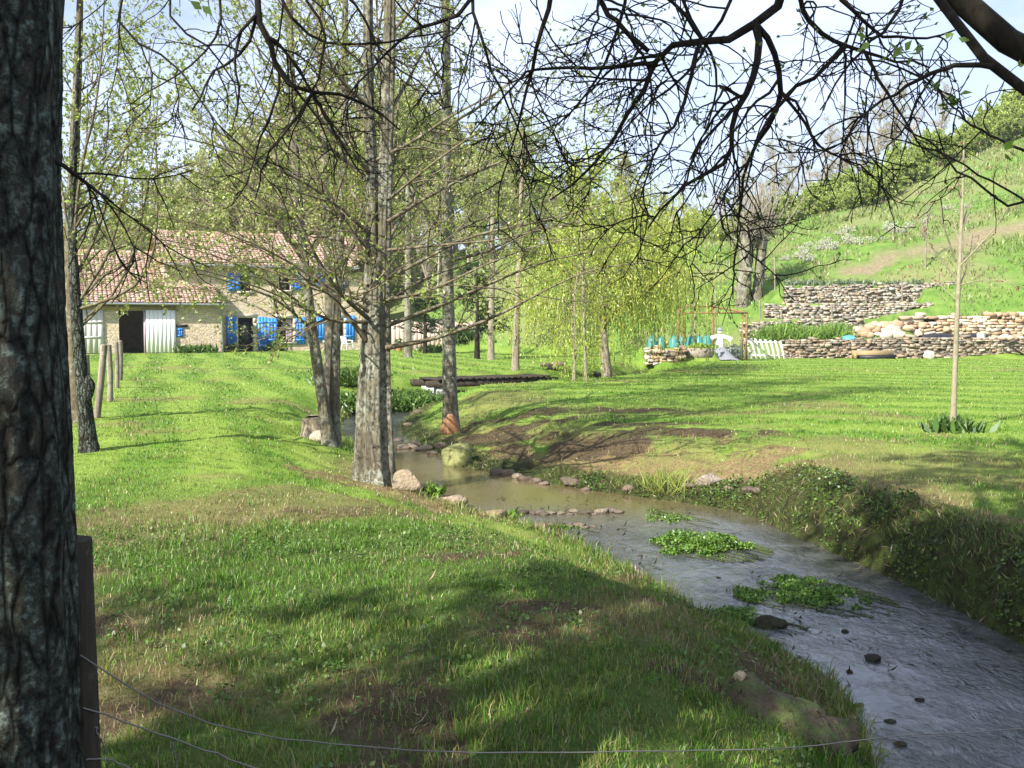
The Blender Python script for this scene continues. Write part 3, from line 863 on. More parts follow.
p = at(399, 352, 63.5)
pot = thing('plant_pot', 'terracotta pot with a green plant by the pinkish wall', 'pot', (p[0], 63.5, H1(p[0], 63.5)))
m = MB(); prof = [(.16, 0), (.2, .1), (.25, .32), (.29, .42), (.29, .47), (.25, .47), (.24, .4)]
m.tubes([[0, 0, z] for _, z in prof], [r for r, _ in prof], 14, cap=True); m.build('pot_body', M_terra, pot)
m = MB(); m.leaves(np.c_[rng.normal(0, .1, (70, 2)), rng.uniform(.42, .7, 70)], .22, pal(70, DEEP), .5); m.build('foliage', M_weed, pot)
p = at(463, 347, 64.5); tuft_plant('dark_shrub', (p[0], 64.5, H1(p[0], 64.5)), 'dark green spiky shrub in front of the pinkish wall', 'shrub', 260, 1.0, 1.1, DEEP, None, .14)
p = at(432, 352, 60); tuft_plant('dark_shrub', (p[0], 60, H1(p[0], 60)), 'low dark green shrub at the foot of the small conifer', 'shrub', 160, .55, .8, DEEP, None, .12)

# ------------------------------------------------------------------ trees along the stream
def stem(root, origin, paths, mat, name='trunk', sides=14, flute=.1, flare=.5, seed=1, nz=.12, n=46, ridge=0.0):
    """one trunk mesh; several fused stems of one tree share it"""
    allm = MB()
    for i, (pts, rad) in enumerate(paths):
        P = chaikin(pts, 2); R = np.interp(np.linspace(0, 1, len(P)), np.linspace(0, 1, len(rad)), rad)
        m = stem_mesh(P, R, sides, flute, nz, seed + i * 3, flare, n, 3.0, ridge)
        v, c = m.arrays()
        for f in m.F4: allm.add(v, f, c); break
        allm.add(v[-sides - 1:], np.vstack(m.F3) - (len(v) - sides - 1), c[-sides - 1:])
    return allm.build(name, mat, root, True, origin)

def base_pt(px, py, Y, sink=.12):
    p = at(px, py, Y); p[2] = H1(p[0], p[1]) - sink; return p

def stream_tree(name, label, cat, stems, limbs, Y, auto=18, alen=2.8, mat=M_alder, seed=1, flute=.1, tw=8, tw2=5, per=4, leaf=.05, group=None, t0=.3, cols=SPRING, ltw=1.0, ang=62, flare=.5, cover=1.0, sides=16, trop=(0, 0, .035), ridge=0.0, nseg=46, nz=.12):
    """stems: [(pixel path, radii)], limbs: [(pixel path with depths, r0, r1)]"""
    S = []
    for pts, rad in stems:
        W = pl(pts, Y); W[0] = base_pt(*pts[0][:2], pts[0][2] if len(pts[0]) > 2 else Y)
        S.append((W, rad))
    o = S[0][0][0].copy(); o[2] += .12
    root = thing(name, label, cat, o, 0, group)
    stem(root, o, S, mat, seed=seed, flute=flute, flare=flare, sides=sides, ridge=ridge, n=nseg, nz=nz)
    LP_, LR_ = [], []
    if limbs:
        a, b = limb_set([(pl(q[0], Y), q[1] * .74, q[2] * .8) for q in limbs]); LP_.append(a); LR_.append(b)
    for W, rad in S:
        if W[-1, 2] - W[0, 2] < 5: continue                  # a rib of the foot, not a stem with limbs
        P = resample(chaikin(W, 2), 24)[None]; R = np.interp(np.linspace(0, 1, 24), np.linspace(0, 1, len(rad)), rad)[None]
        a, b = spawn(P, R, auto, t0, .99, ang, 10, alen, 14, .06, trop, .27, .6, .14, .010)
        LP_.append(a); LR_.append(b)
    crown_from(np.vstack(LP_), np.vstack(LR_), M_twig, M_leaf, root, o, tw, tw2, ltw, .45, leaf, per, cols, cover=cover)
    return root

stream_tree('alder_tree', 'largest alder on the left bank, two fused stems with a fluted lichen covered trunk', 'tree',
    [([(370, 476), (368, 430), (370, 360), (372, 300), (373, 200), (369, 120), (367, 0), (368, -300), (372, -560)], [.19, .16, .13, .10, .082, .066, .056, .04, .012]),
     ([(382, 478), (381, 430), (381, 360), (382, 300), (385, 200), (388, 100), (390, 0), (398, -300), (395, -620)], [.165, .145, .12, .10, .085, .072, .062, .045, .012]),
     ([(377, 479, 13.1), (375, 420, 13.1), (376, 360, 13.1), (378, 300, 13.12), (378, 240, 13.18)], [.15, .12, .095, .06, .02]),
     ([(362, 470, 13.3), (364, 430, 13.25), (367, 380, 13.2), (370, 330, 13.2)], [.12, .08, .05, .02])],
    [([(386, 348, 13.1), (440, 338, 12.9), (500, 315, 12.7), (545, 290, 12.5), (592, 268, 12.3), (650, 262, 12.1)], .05, .008),
     ([(388, 325, 13.1), (430, 310, 13.3), (480, 288, 13.6), (540, 262, 13.8), (600, 250, 14), (665, 232, 14.2)], .045, .008),
     ([(388, 278, 13.1), (420, 262, 12.9), (470, 235, 12.6), (540, 222, 12.3), (600, 206, 12.1), (650, 188, 12)], .04, .007),
     ([(387, 222, 13.1), (430, 195, 13.4), (480, 170, 13.7), (530, 150, 14), (610, 118, 14.4)], .04, .007),
     ([(386, 300, 13.1), (430, 292, 12.5), (490, 262, 12.0), (550, 240, 11.6), (610, 238, 11.3)], .035, .007),
     ([(366, 340, 13.1), (345, 312, 12.9), (310, 270, 12.7), (270, 215, 12.5), (235, 165, 12.4), (205, 105, 12.3)], .05, .01),
     ([(368, 318, 13.1), (346, 300, 12.6), (326, 275, 12.3), (300, 225, 12.0), (278, 165, 11.7), (255, 80, 11.4)], .045, .01),
     ([(366, 300, 13.1), (320, 292, 13.3), (260, 266, 13.5), (200, 246, 13.7), (130, 235, 13.9)], .035, .007),
     ([(368, 262, 13.1), (330, 236, 13.5), (270, 218, 13.9), (190, 196, 14.3), (105, 190, 14.8)], .04, .007),
     ([(368, 232, 13.1), (320, 190, 12.6), (260, 160, 12.1), (180, 135, 11.6), (110, 130, 11.2)], .04, .007),
     ([(366, 322, 13.1), (330, 322, 12.7), (290, 300, 12.2), (240, 280, 11.8), (170, 262, 11.4)], .035, .007),
     ([(368, 310, 13.1), (325, 285, 12.8), (270, 250, 12.4), (205, 225, 12.0), (130, 210, 11.6)], .032, .006),
     ([(368, 285, 13.1), (330, 270, 13.6), (285, 262, 14.0), (220, 262, 14.4), (140, 268, 14.8)], .03, .006),
     ([(369, 250, 13.1), (325, 205, 12.9), (275, 165, 12.7), (215, 130, 12.5), (165, 105, 12.4)], .03, .006),
     ([(369, 215, 13.1), (335, 170, 13.5), (290, 125, 13.9), (235, 85, 14.3), (190, 60, 14.6)], .03, .006),
     ([(388, 300, 13.1), (430, 275, 13.5), (475, 262, 13.9), (530, 232, 14.3), (580, 220, 14.6)], .03, .006),
     ([(388, 250, 13.1), (440, 245, 12.7), (500, 240, 12.3), (560, 225, 12.0), (620, 215, 11.7)], .03, .006),
     ([(388, 200, 13.1), (430, 165, 12.7), (480, 130, 12.4), (540, 105, 12.1), (590, 85, 11.9)], .03, .006)],
    13.2, auto=30, alen=3.7, t0=.15, ang=55, seed=3, flute=.2, nz=.2, tw=11, tw2=6, per=7, leaf=.044, cover=.95, ltw=1.3, sides=64, flare=.6, ridge=.09, nseg=160)
stream_tree('alder_tree', 'alder with two slender stems leaning apart beside the sawn stump', 'tree',
    [([(330, 440), (318, 370), (308, 300), (298, 200), (292, 100), (289, 0), (284, -350)], [.11, .09, .076, .064, .054, .044, .010]),
     ([(334, 440, 16.4), (335, 380, 16.4), (337, 300, 16.5), (343, 200, 16.5), (345, 100, 16.5), (345, 0, 16.5), (352, -400, 16.6)], [.10, .08, .068, .058, .05, .04, .010])],
    [([(312, 330, 16.2), (280, 300, 15.8), (240, 285, 15.4), (190, 270, 15), (130, 275, 14.6)], .04, .008),
     ([(306, 290, 16.2), (270, 250, 16.4), (220, 225, 16.7), (150, 215, 17)], .035, .008),
     ([(302, 250, 16.2), (260, 205, 15.7), (200, 170, 15.3), (130, 160, 15)], .035, .008),
     ([(314, 345, 16.2), (285, 322, 16.4), (250, 303, 16.6), (205, 290, 16.8), (150, 285, 17)], .032, .007),
     ([(310, 310, 16.2), (275, 285, 15.7), (235, 262, 15.3), (180, 245, 14.9), (105, 240, 14.6)], .032, .007),
     ([(306, 275, 16.2), (265, 240, 16.7), (215, 205, 17.2), (160, 190, 17.6), (110, 195, 18)], .032, .007),
     ([(300, 225, 16.2), (262, 180, 16.0), (215, 140, 15.8), (160, 115, 15.6)], .03, .007)],
    16.2, auto=24, alen=3.2, t0=.2, ang=56, seed=8, tw=11, tw2=6, per=8, leaf=.05, ltw=1.3, sides=30, nseg=80, ridge=.05)
stream_tree('alder_tree', 'thin pinkish alder standing just behind the two leaning stems', 'tree',
    [([(327, 425), (329, 360), (330, 300), (326, 200), (322, 100), (320, 0), (318, -280)], [.12, .10, .095, .085, .075, .06, .012])], [], 20.5, auto=22, alen=2.8, t0=.24, ang=56, mat=M_pale, seed=12, per=7, leaf=.07, cover=.85)
t3 = stream_tree('alder_tree', 'slender straight alder across the stream with an orange cut scar at its foot', 'tree',
    [([(451, 427), (450, 400), (449, 350), (447, 250), (446, 100), (447, 0), (445, -350)], [.18, .145, .12, .10, .078, .062, .010])],
    [([(448, 235, 19.3), (490, 215, 19.5), (540, 205, 19.8), (600, 180, 20.2)], .035, .008),
     ([(447, 180, 19.3), (500, 165, 18.8), (560, 140, 18.4), (620, 120, 18)], .035, .008)],
    19.3, auto=24, alen=3.2, t0=.22, ang=58, seed=15, flute=.06, tw=8, tw2=5, per=5, leaf=.06, cover=.7, flare=.25, sides=30, nseg=80, ridge=.05)
def cut_scar():
    """the bare patch hacked out of the trunk's foot, facing the photographer"""
    o = t3.location
    v, f = ICO[3]; v = v.copy()
    v = v * (1 + .35 * (fbm(v * 1.6 + 3, 3, 4)[:, None] - .5))
    v = v * np.array([.175, .085, .25]); v[:, 2] *= 1.0; v[:, 0] *= 1 - .35 * np.clip(v[:, 2] / .22, -1, 1)
    c = np.array([o.x + .0, o.y - .155, o.z + .16])
    MB().add(v + c, f).build('cut_scar', M_cut, t3, True, np.array(o))
cut_scar()

# pollarded tree by the left fence, with a dark burl
def left_tree():
    Y = 13.3
    W = pl([(90, 452), (85, 410), (80, 360), (76, 300), (73, 250), (72, 200), (76, 120), (80, 20)], Y); W[0] = base_pt(90, 452, Y)
    o = W[0].copy(); o[2] += .12
    r = thing('hedge_tree', 'old leaning tree by the wire fence with a dark burl on its trunk', 'tree', o)
    stem(r, o, [(W, [.12, .10, .085, .068, .055, .045, .03, .012])], M_oak, seed=21, nz=.2, flute=.08)
    q = at(86, 388, Y); v, f = rock_arrays((.115, .09, .19), 5, 3, .45, False)
    MB().add(v + q + [.0, -.0, 0], f).build('burl', M_oak, r, True, o)
    limbs = [([(75, 310), (105, 302), (138, 290), (158, 262), (165, 225), (166, 150), (160, 60)], .024, .006), ([(74, 280), (92, 235), (100, 190), (120, 120), (140, 20)], .026, .006),
             ([(74, 240), (84, 170), (105, 110), (116, 30), (120, -60)], .026, .006), ([(73, 260), (60, 200), (50, 140), (40, 60)], .024, .006), ([(78, 330), (120, 280), (133, 200), (138, 120), (136, 40)], .02, .006),
             ([(74, 230), (100, 200), (130, 160), (180, 120), (215, 100)], .02, .006), ([(80, 300), (110, 250), (122, 180), (125, 100)], .025, .006)]
    a, b = limb_set([(pl(p, Y) + np.c_[np.zeros(len(p)), np.linspace(0, k, len(p)), np.zeros(len(p))], r0, r1) for (p, r0, r1), k in zip(limbs, (-.4, .6, -.5, .3, .9, -.8, .2))])
    crown_from(a, b, M_twig, M_leaf, r, o, 11, 5, .9, .4, .055, 6, SPRING, (0, 0, .1), cover=.8)
left_tree()
# paler trunk behind it
stream_tree('hedge_tree', 'pale slim tree half hidden behind the leaning tree by the fence', 'tree',
    [([(78, 420), (73, 340), (69, 260), (74, 160), (78, 60), (82, -60)], [.12, .105, .095, .08, .06, .02])],
    [([(73, 310), (105, 272), (150, 255), (205, 258)], .035, .007), ([(71, 280), (115, 235), (165, 215), (235, 222)], .035, .007), ([(71, 250), (110, 195), (160, 170), (220, 160)], .035, .007), ([(74, 215), (110, 150), (150, 110), (190, 90)], .035, .007), ([(73, 330), (110, 296), (160, 285), (215, 292)], .03, .007)],
    17.0, auto=16, alen=2.6, mat=M_twig, seed=33, tw=10, tw2=6, per=8, leaf=.055, ang=45, ltw=1.2)

# trees beyond the bridge
for px, py, Y, top, w, lean, lab, m, leafs in (
        (408, 357.5, 51, 120, .20, 0, 'thick grey trunk on the far lawn, right of the big alder', M_alder, SPRING),
        (491, 359, 48, 150, .17, 2, 'pale slim tree on the far lawn beside the young conifer', M_pale, SPRING),
        (515, 370, 36.5, 120, .14, 8, 'smooth light brown tree leaning slightly behind the far end of the footbridge', M_pale, OLIVE),
        (586, 384, 29.0, 160, .05, -5, 'thin yellowish young tree at the edge of the willow strands', M_sap, WILLOW)):
    stream_tree('slim_tree', lab, 'tree', [([(px, py), (px + lean * .4, (py * 2 + top) / 3), (px + lean * .7, (py + top) / 2), (px + lean, top)], [w, w * .85, w * .7, .02])], [], Y, auto=22, alen=2.3, mat=m,
                seed=int(px), per=5, leaf=.09, cols=leafs, t0=.38, cover=.7, ltw=.9, flare=.3)

def conifer(px, py, Y, h, lab):
    p = base_pt(px, py, Y, .05); r = thing('young_conifer', lab, 'conifer', p)
    tr = MB(); P = np.array([[0, 0, 0], [.03, 0, h * .5], [0, 0, h]]); tr.tubes(resample(P, 12)[None], np.linspace(.15, .02, 12)[None], 8); tr.build('trunk', M_dark, r, True)
    lim, lr = spawn(resample(P, 12)[None], np.linspace(.15, .03, 12)[None], 46, .30, 1.0, 88, 6, 2.2, 6, .05, (0, 0, .01), .3, .75, .3, .008)
    m = MB(); m.tubes(lim, lr, 4); P2, R2 = spawn(lim, lr, 10, .15, 1, 50, 8, .5, 4, .05, (0, 0, -.02), .4, .4, .4, .004, .7); m.tubes(P2, R2, 3); m.build('crown', M_dark, r)
    lf = MB(); q, d = along(P2, 14, 0, 1); lf.leaves(q, .13, pal(len(q), [(.03, .055, .02), (.045, .08, .025), (.02, .04, .015)]), .3, .2, d); q, d = along(lim, 20, .2, 1); lf.leaves(q, .13, pal(len(q), DEEP), .3, .2, d)
    lf.build('foliage', M_weed, r)
conifer(477, 358.5, 49, 4.6, 'young dark conifer with level branches on the far lawn')
conifer(425, 353, 58, 3.6, 'small shaggy conifer before the pinkish wall, close to the thick grey trunk')

# ------------------------------------------------------------------ weeping willow
def willow():
    Y = 36.0; b = base_pt(611, 370, Y, .15); o = b + [0, 0, .15]
    r = thing('weeping_willow', 'weeping willow with hanging yellow green strands beyond the bend of the stream', 'willow', o)
    W = np.array([b, b + [-.2, 0, 1.4], b + [-.35, .1, 3.0], b + [-.3, .1, 4.6], b + [.1, .1, 6.2]])
    stem(r, o, [(W, [.2, .17, .15, .11, .05])], M_pale, seed=40)
    P = resample(chaikin(W, 2), 20)[None]; R = np.linspace(.19, .05, 20)[None]
    L1, R1 = spawn(P, R, 34, .40, 1.0, 44, 12, 4.1, 10, .08, (0, 0, -.035), .5, .25, .25, .02)
    L2, R2 = spawn(L1, R1, 6, .3, 1.0, 45, 12, 1.7, 7, .1, (0, 0, -.06), .5, .3, .3, .01)
    m = MB(); m.tubes(L1, R1, 6); m.tubes(L2, R2, 4)
    allP = np.vstack([resample_b(L1, 7), L2]); allR = np.vstack([R1[:, :7], R2])
    keep = np.full(len(allP), True)
    S, SR = spawn(allP[keep], allR[keep], 6, .25, 1.0, 60, 15, 3.2, 14, .05, (0, 0, -.42), .15, .1, .5, .004)
    # strands stop above the grass
    zmin = np.array([H1(x, y) for x, y in S[:, -1, :2]]) + rng.uniform(.15, 2.2, len(S))
    S[..., 2] = np.maximum(S[..., 2], zmin[:, None])
    m.tubes(S, SR, 3, None); m.build('crown', M_wtwig, r, True, o)
    lf = MB(); pos, d = along(S, 46, 0, 1); zz = np.repeat(zmin, 46)
    k = pos[:, 2] > zz + .02; pos, d = pos[k], d[k]
    lf.leaves(pos, rng.uniform(.06, .13, len(pos)), pal(len(pos), WILLOW), .28, .1, d * 1.0, .6)
    lf.build('foliage', M_leaf, r, False, o)
    return r
def resample_b(P, n):
    i = np.linspace(0, P.shape[1] - 1, n).astype(int); return P[:, i]
willow()
# a second, nearer bundle of strands: a small willow shoot
def willow_shoot():
    Y = 29.5; b = base_pt(574, 383, Y, .1); o = b + [0, 0, .1]
    r = thing('willow_sapling', 'narrow column of yellow willow strands left of the big willow', 'willow', o)
    W = np.array([b, b + [.05, 0, 1.5], b + [.0, .1, 2.6], b + [.15, .0, 3.5]])
    stem(r, o, [(W, [.05, .045, .035, .015])], M_sap, seed=44, sides=8)
    P = resample(W, 12)[None]
    L, R = spawn(P, np.full((1, 12), .03), 20, .5, 1, 40, 10, .7, 8, .1, (0, 0, -.1), .5, .2, .3, .008)
    m = MB(); m.tubes(L, R, 4)
    S, SR = spawn(L, R, 6, .2, 1, 70, 10, 3.0, 14, .03, (0, 0, -.7), .3, .1, .5, .003)
    S[..., 2] = np.maximum(S[..., 2], H1(b[0], b[1]) + rng.uniform(.05, 1.2, len(S))[:, None]); m.tubes(S, SR, 3); m.build('crown', M_sap, r, False, o)
    lf = MB(); q, d = along(S, 26); lf.leaves(q, rng.uniform(.06, .11, len(q)), pal(len(q), WILLOW), .32, .1, d, .6); lf.build('foliage', M_leaf, r, False, o)
willow_shoot()

# ------------------------------------------------------------------ sapling on the right lawn
def sapling():
    Y = 15.6; W = pl([(953, 432), (954, 390), (957, 320), (960, 250), (963, 190), (964, 140)], Y); W[0] = base_pt(953, 432, Y, .05); o = W[0] + [0, 0, .05]
    r = thing('sapling_tree', 'bare young sapling with a pale straight stem standing alone on the right lawn', 'sapling', o)
    stem(r, o, [(W, [.05, .044, .038, .03, .021, .008])], M_sap, seed=50, sides=10, flute=0, flare=.2, nz=.06)
    L = [([(956, 262), (944, 240), (932, 215), (926, 165)], .018, .004), ([(957, 280), (944, 262), (925, 240), (918, 205)], .016, .004), ([(958, 268), (972, 250), (992, 225), (1004, 190)], .018, .004),
         ([(958, 290), (975, 262), (985, 232)], .014, .004), ([(960, 245), (956, 215), (952, 180)], .012, .003), ([(961, 230), (972, 205), (985, 175)], .012, .003), ([(957, 300), (940, 280), (925, 275)], .012, .003),
         ([(959, 285), (985, 278), (1005, 288)], .012, .003), ([(962, 200), (953, 175), (948, 150)], .01, .003), ([(962, 195), (972, 170), (978, 145)], .01, .003)]
    a, b = limb_set([(pl(p, Y) + np.c_[np.zeros(len(p)), np.linspace(0, k, len(p)), np.zeros(len(p))], r0, r1) for (p, r0, r1), k in zip(L, rng.normal(0, .4, 10))], 10)
    m = MB(); m.tubes(a, b, 6); P1, R1 = spawn(a, b, 4, .3, 1, 35, 10, .35, 5, .08, (0, 0, .06), .6, .3, .4, .003); m.tubes(P1, R1, 4); m.build('crown', M_sap, r, True, o)
    lf = MB(); q, d = along(P1, 3, .6, 1); lf.leaves(q, .05, pal(len(q), [(.22, .06, .05), (.30, .10, .07), (.2, .16, .07)]), .5, 0, d); lf.build('foliage', M_leaf, r, False, o)
    g = base_pt(953, 432, Y - .05, .03)
    tuft_plant('nettle_clump', g, 'clump of dark green nettles around the foot of the bare sapling', 'plant', 150, .3, .33, [(.045, .10, .02), (.07, .14, .025), (.1, .17, .04)], None, .09)
sapling()

# ------------------------------------------------------------------ old pollard on the hill and the fat trunk behind the willow
def pollard(px, py, Y, stems, lab, seed, hshoot=3.2, nshoot=26):
    b = base_pt(px, py, Y, .9); o = b + [0, 0, .9]
    r = thing('pollard_tree', lab, 'tree', o)
    S = []
    for dx, dy, lean, h, rad in stems:
        q = b + [dx, dy, 0]; S.append((np.array([q, q + [lean * .3, 0, h * .35], q + [lean * .7, .1, h * .7], q + [lean, 0, h]]), [rad * 1.15, rad * .95, rad * .95, rad * 1.05]))
    stem(r, o, S, M_alder, seed=seed, nz=.30, flute=.12, flare=.25, n=36, sides=18)
    kb = MB()
    for W, rad in S:
        for k in range(7):
            t = rng.uniform(.35, 1.0); c = W[0] * (1 - t) + W[-1] * t + np.r_[rng.normal(0, rad[0] * .55, 2), 0]
            v, f = rock_arrays(np.full(3, rad[0] * rng.uniform(.35, .6)), seed + k, 2, .4, False); kb.add(v + c, f)
    kb.build('knots', M_alder, r, True, o)
    tops = np.stack([resample(W, 6) for W, _ in S])
    a, bb = spawn(tops, np.full(tops.shape[:2], .12), nshoot, .75, 1.0, 30, 16, hshoot, 9, .07, (0, 0, .10), .45, .2, .25, .012)
    crown_from(a, bb, M_bgtwig, M_leaf, r, o, 6, 4, 1.1, .6, .1, 1, SPRING, (0, 0, .08), cover=.5)
pollard(748, 301, 60, [(-.35, 0, .25, 4.8, .42), (.55, .3, .35, 4.8, .30)], 'old pollarded tree with two knobbly stems on the slope above the pergola', 60, 4.4, 30)
pollard(618, 346, 62, [(0, 0, .1, 5.2, .42)], 'fat pale old trunk standing on the slope behind the willow', 66, 3.6, 30)

# ------------------------------------------------------------------ overhanging trees by the photographer (trunks at both edges of the view)
def overhang(name, label, trunk, tr, scaffold, sc_r, limbs, tw, mat_t, leafs, seed, crown_limbs=None, tww=(.75, .34), big=None):
    o = trunk[0].copy()
    r = thing(name, label, 'tree', o)
    stem(r, o, [(trunk, tr)], mat_t, seed=seed, flute=.05, nz=.08, flare=.3, sides=150, n=620, ridge=.045) if name == 'lichen_tree' else stem(r, o, [(trunk, tr)], mat_t, seed=seed, flute=.07, nz=.12, flare=.3, sides=40, n=120, ridge=.06)
    sc = [resample(chaikin(s, 2), 24) for s in scaffold]
    allsc = np.vstack(sc)
    P, R = [], []
    for s, (a, b) in zip(sc, sc_r): P.append(resample(s, 14)); R.append(np.linspace(a, b, 14))
    for pts, r0, r1 in limbs:
        W = pl(pts)
        if pts[0][1] <= 4:                                     # comes down from above the frame: joined to its scaffold limb
            j = allsc[np.argmin(np.linalg.norm(allsc - (W[0] + [0, 0, .2]), axis=1))]
            W = np.vstack([j, (j + W[0]) / 2 + [0, 0, .03], W])
        elif len(P) > len(sc):
            c = np.vstack(P[len(sc):]); dd = np.linalg.norm(c - W[0], axis=1)
            if dd.min() < .3: W = np.vstack([c[np.argmin(dd)], W[1:]])
        # knotty zigzag between the control points
        Q = resample(chaikin(W, 2), 14); sl = np.linalg.norm(Q[1] - Q[0]); Q[1:-1] += rng.normal(0, .006 * min(1, sl / .08), Q[1:-1].shape)
        P.append(Q); R.append(np.linspace(r0, r1, 14))
    P = np.stack(P); R = np.stack(R)
    m = MB(); m.tubes(P, R, 8)
    fine = np.array([False] * len(sc) + [r0 <= .0102 for _, r0, _ in limbs]); hand = ~fine; hand[:len(sc)] = False
    P1, R1 = spawn(P[hand], R[hand], tw[0], .25, 1.0, 52, 16, tww[0], 9, .2, (0, 0, -.075), .62, .4, .4, .0046)
    if fine.any():
        Pf, Rf = spawn(P[fine], R[fine], 5, .3, 1.0, 50, 14, .36, 7, .2, (0, 0, -.03), .6, .3, .4, .0026); m.tubes(Pf, Rf, 4); Pg, Rg = spawn(Pf, Rf, 3, .2, 1.0, 50, 14, .17, 5, .2, (0, 0, 0), .7, .3, .5, .0022); m.tubes(Pg, Rg, 3)
    m.tubes(P1, R1, 5)
    P2, R2 = spawn(P1, R1, tw[1], .2, 1.0, 52, 18, tww[1], 7, .16, (0, 0, -.06), .68, .3, .5, .0036)
    m.tubes(P2, R2, 4)
    P3, R3 = spawn(P2, R2, tw[2], .2, 1.0, 50, 18, .14, 5, .2, (0, 0, .0), .72, .2, .6, .0026)
    m.tubes(P3, R3, 3)
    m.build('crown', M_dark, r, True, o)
    lf = MB()
    q, d = along(P3, 2, .5, 1.0); k = fbm(q * 2.5, 2, seed) > .44; q, d = q[k], d[k]
    lf.leaves(q, .024 * rng.uniform(.6, 1.3, len(q)), pal(len(q), leafs), .6, .2, d)
    for (px, py, Y, s) in (big or []):
        for _ in range(4): lf.leaves(at(px + rng.normal(0, 4), py + rng.normal(0, 4), Y)[None], s, pal(1, [(.16, .26, .03), (.22, .32, .05)]), .62, .1, None)
    lf.build('foliage', M_leaf, r, False, o)
    if crown_limbs is not None:                                # the tree's upper crown, above the picture, which shades the bank
        L, LR, lfn = crown_limbs
        top = MB(); top.tubes(L, LR, 6); A, AR = spawn(L, LR, 9, .2, 1, 50, 15, 1.7, 6, .15, (0, 0, .02), .5, .4, .3, .006); top.tubes(A, AR, 4)
        Bq, BR = spawn(A, AR, 5, .2, 1, 50, 15, .7, 5, .15, (0, 0, 0), .6, .3, .4, .004); top.tubes(Bq, BR, 3)
        q, d = along(Bq, lfn, .1, 1); top2 = MB(); top2.leaves(q, .10 * rng.uniform(.6, 1.3, len(q)), pal(len(q), SPRING), .6, .5)
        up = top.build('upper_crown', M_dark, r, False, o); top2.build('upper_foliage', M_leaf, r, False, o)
    return r

# tree off the right edge, its limbs reaching over the picture
tb = np.array([5.35, 4.3, H1(5.35, 4.3) - .15])
rt = np.array([tb, [5.25, 4.3, .7], [4.9, 4.32, 1.35], [4.3, 4.3, 1.95]])
A_ = pl([(1024, 72, 4.25), (1000, 32, 4.3), (958, -12, 4.4)])
sc_main = np.vstack([[4.6, 4.31, 1.7], [3.6, 4.25, 2.3], [2.9, 4.2, 2.5], A_, [[1.75, 4.5, 3.25], [1.45, 4.8, 3.5], [.9, 5.0, 3.62], [.1, 5.2, 3.72], [-.7, 5.3, 3.8]]])
B__ = pl([(1040, 112, 3.95), (1024, 97, 4.0), (992, 66, 4.05), (960, 35, 4.15), (938, 0, 4.25), (925, -30, 4.3)])
sc_b = np.vstack([[3.9, 4.2, 2.1], [2.9, 3.95, 2.25], B__, [[1.6, 4.6, 3.3], [1.1, 5.2, 3.6], [.5, 5.8, 3.9]]])
sc_c = np.vstack([[4.4, 4.3, 1.9], [3.8, 4.2, 2.6], [2.75, 4.15, 3.0], [2.15, 4.2, 3.15], [1.8, 4.5, 3.7], [1.2, 4.4, 4.1]])
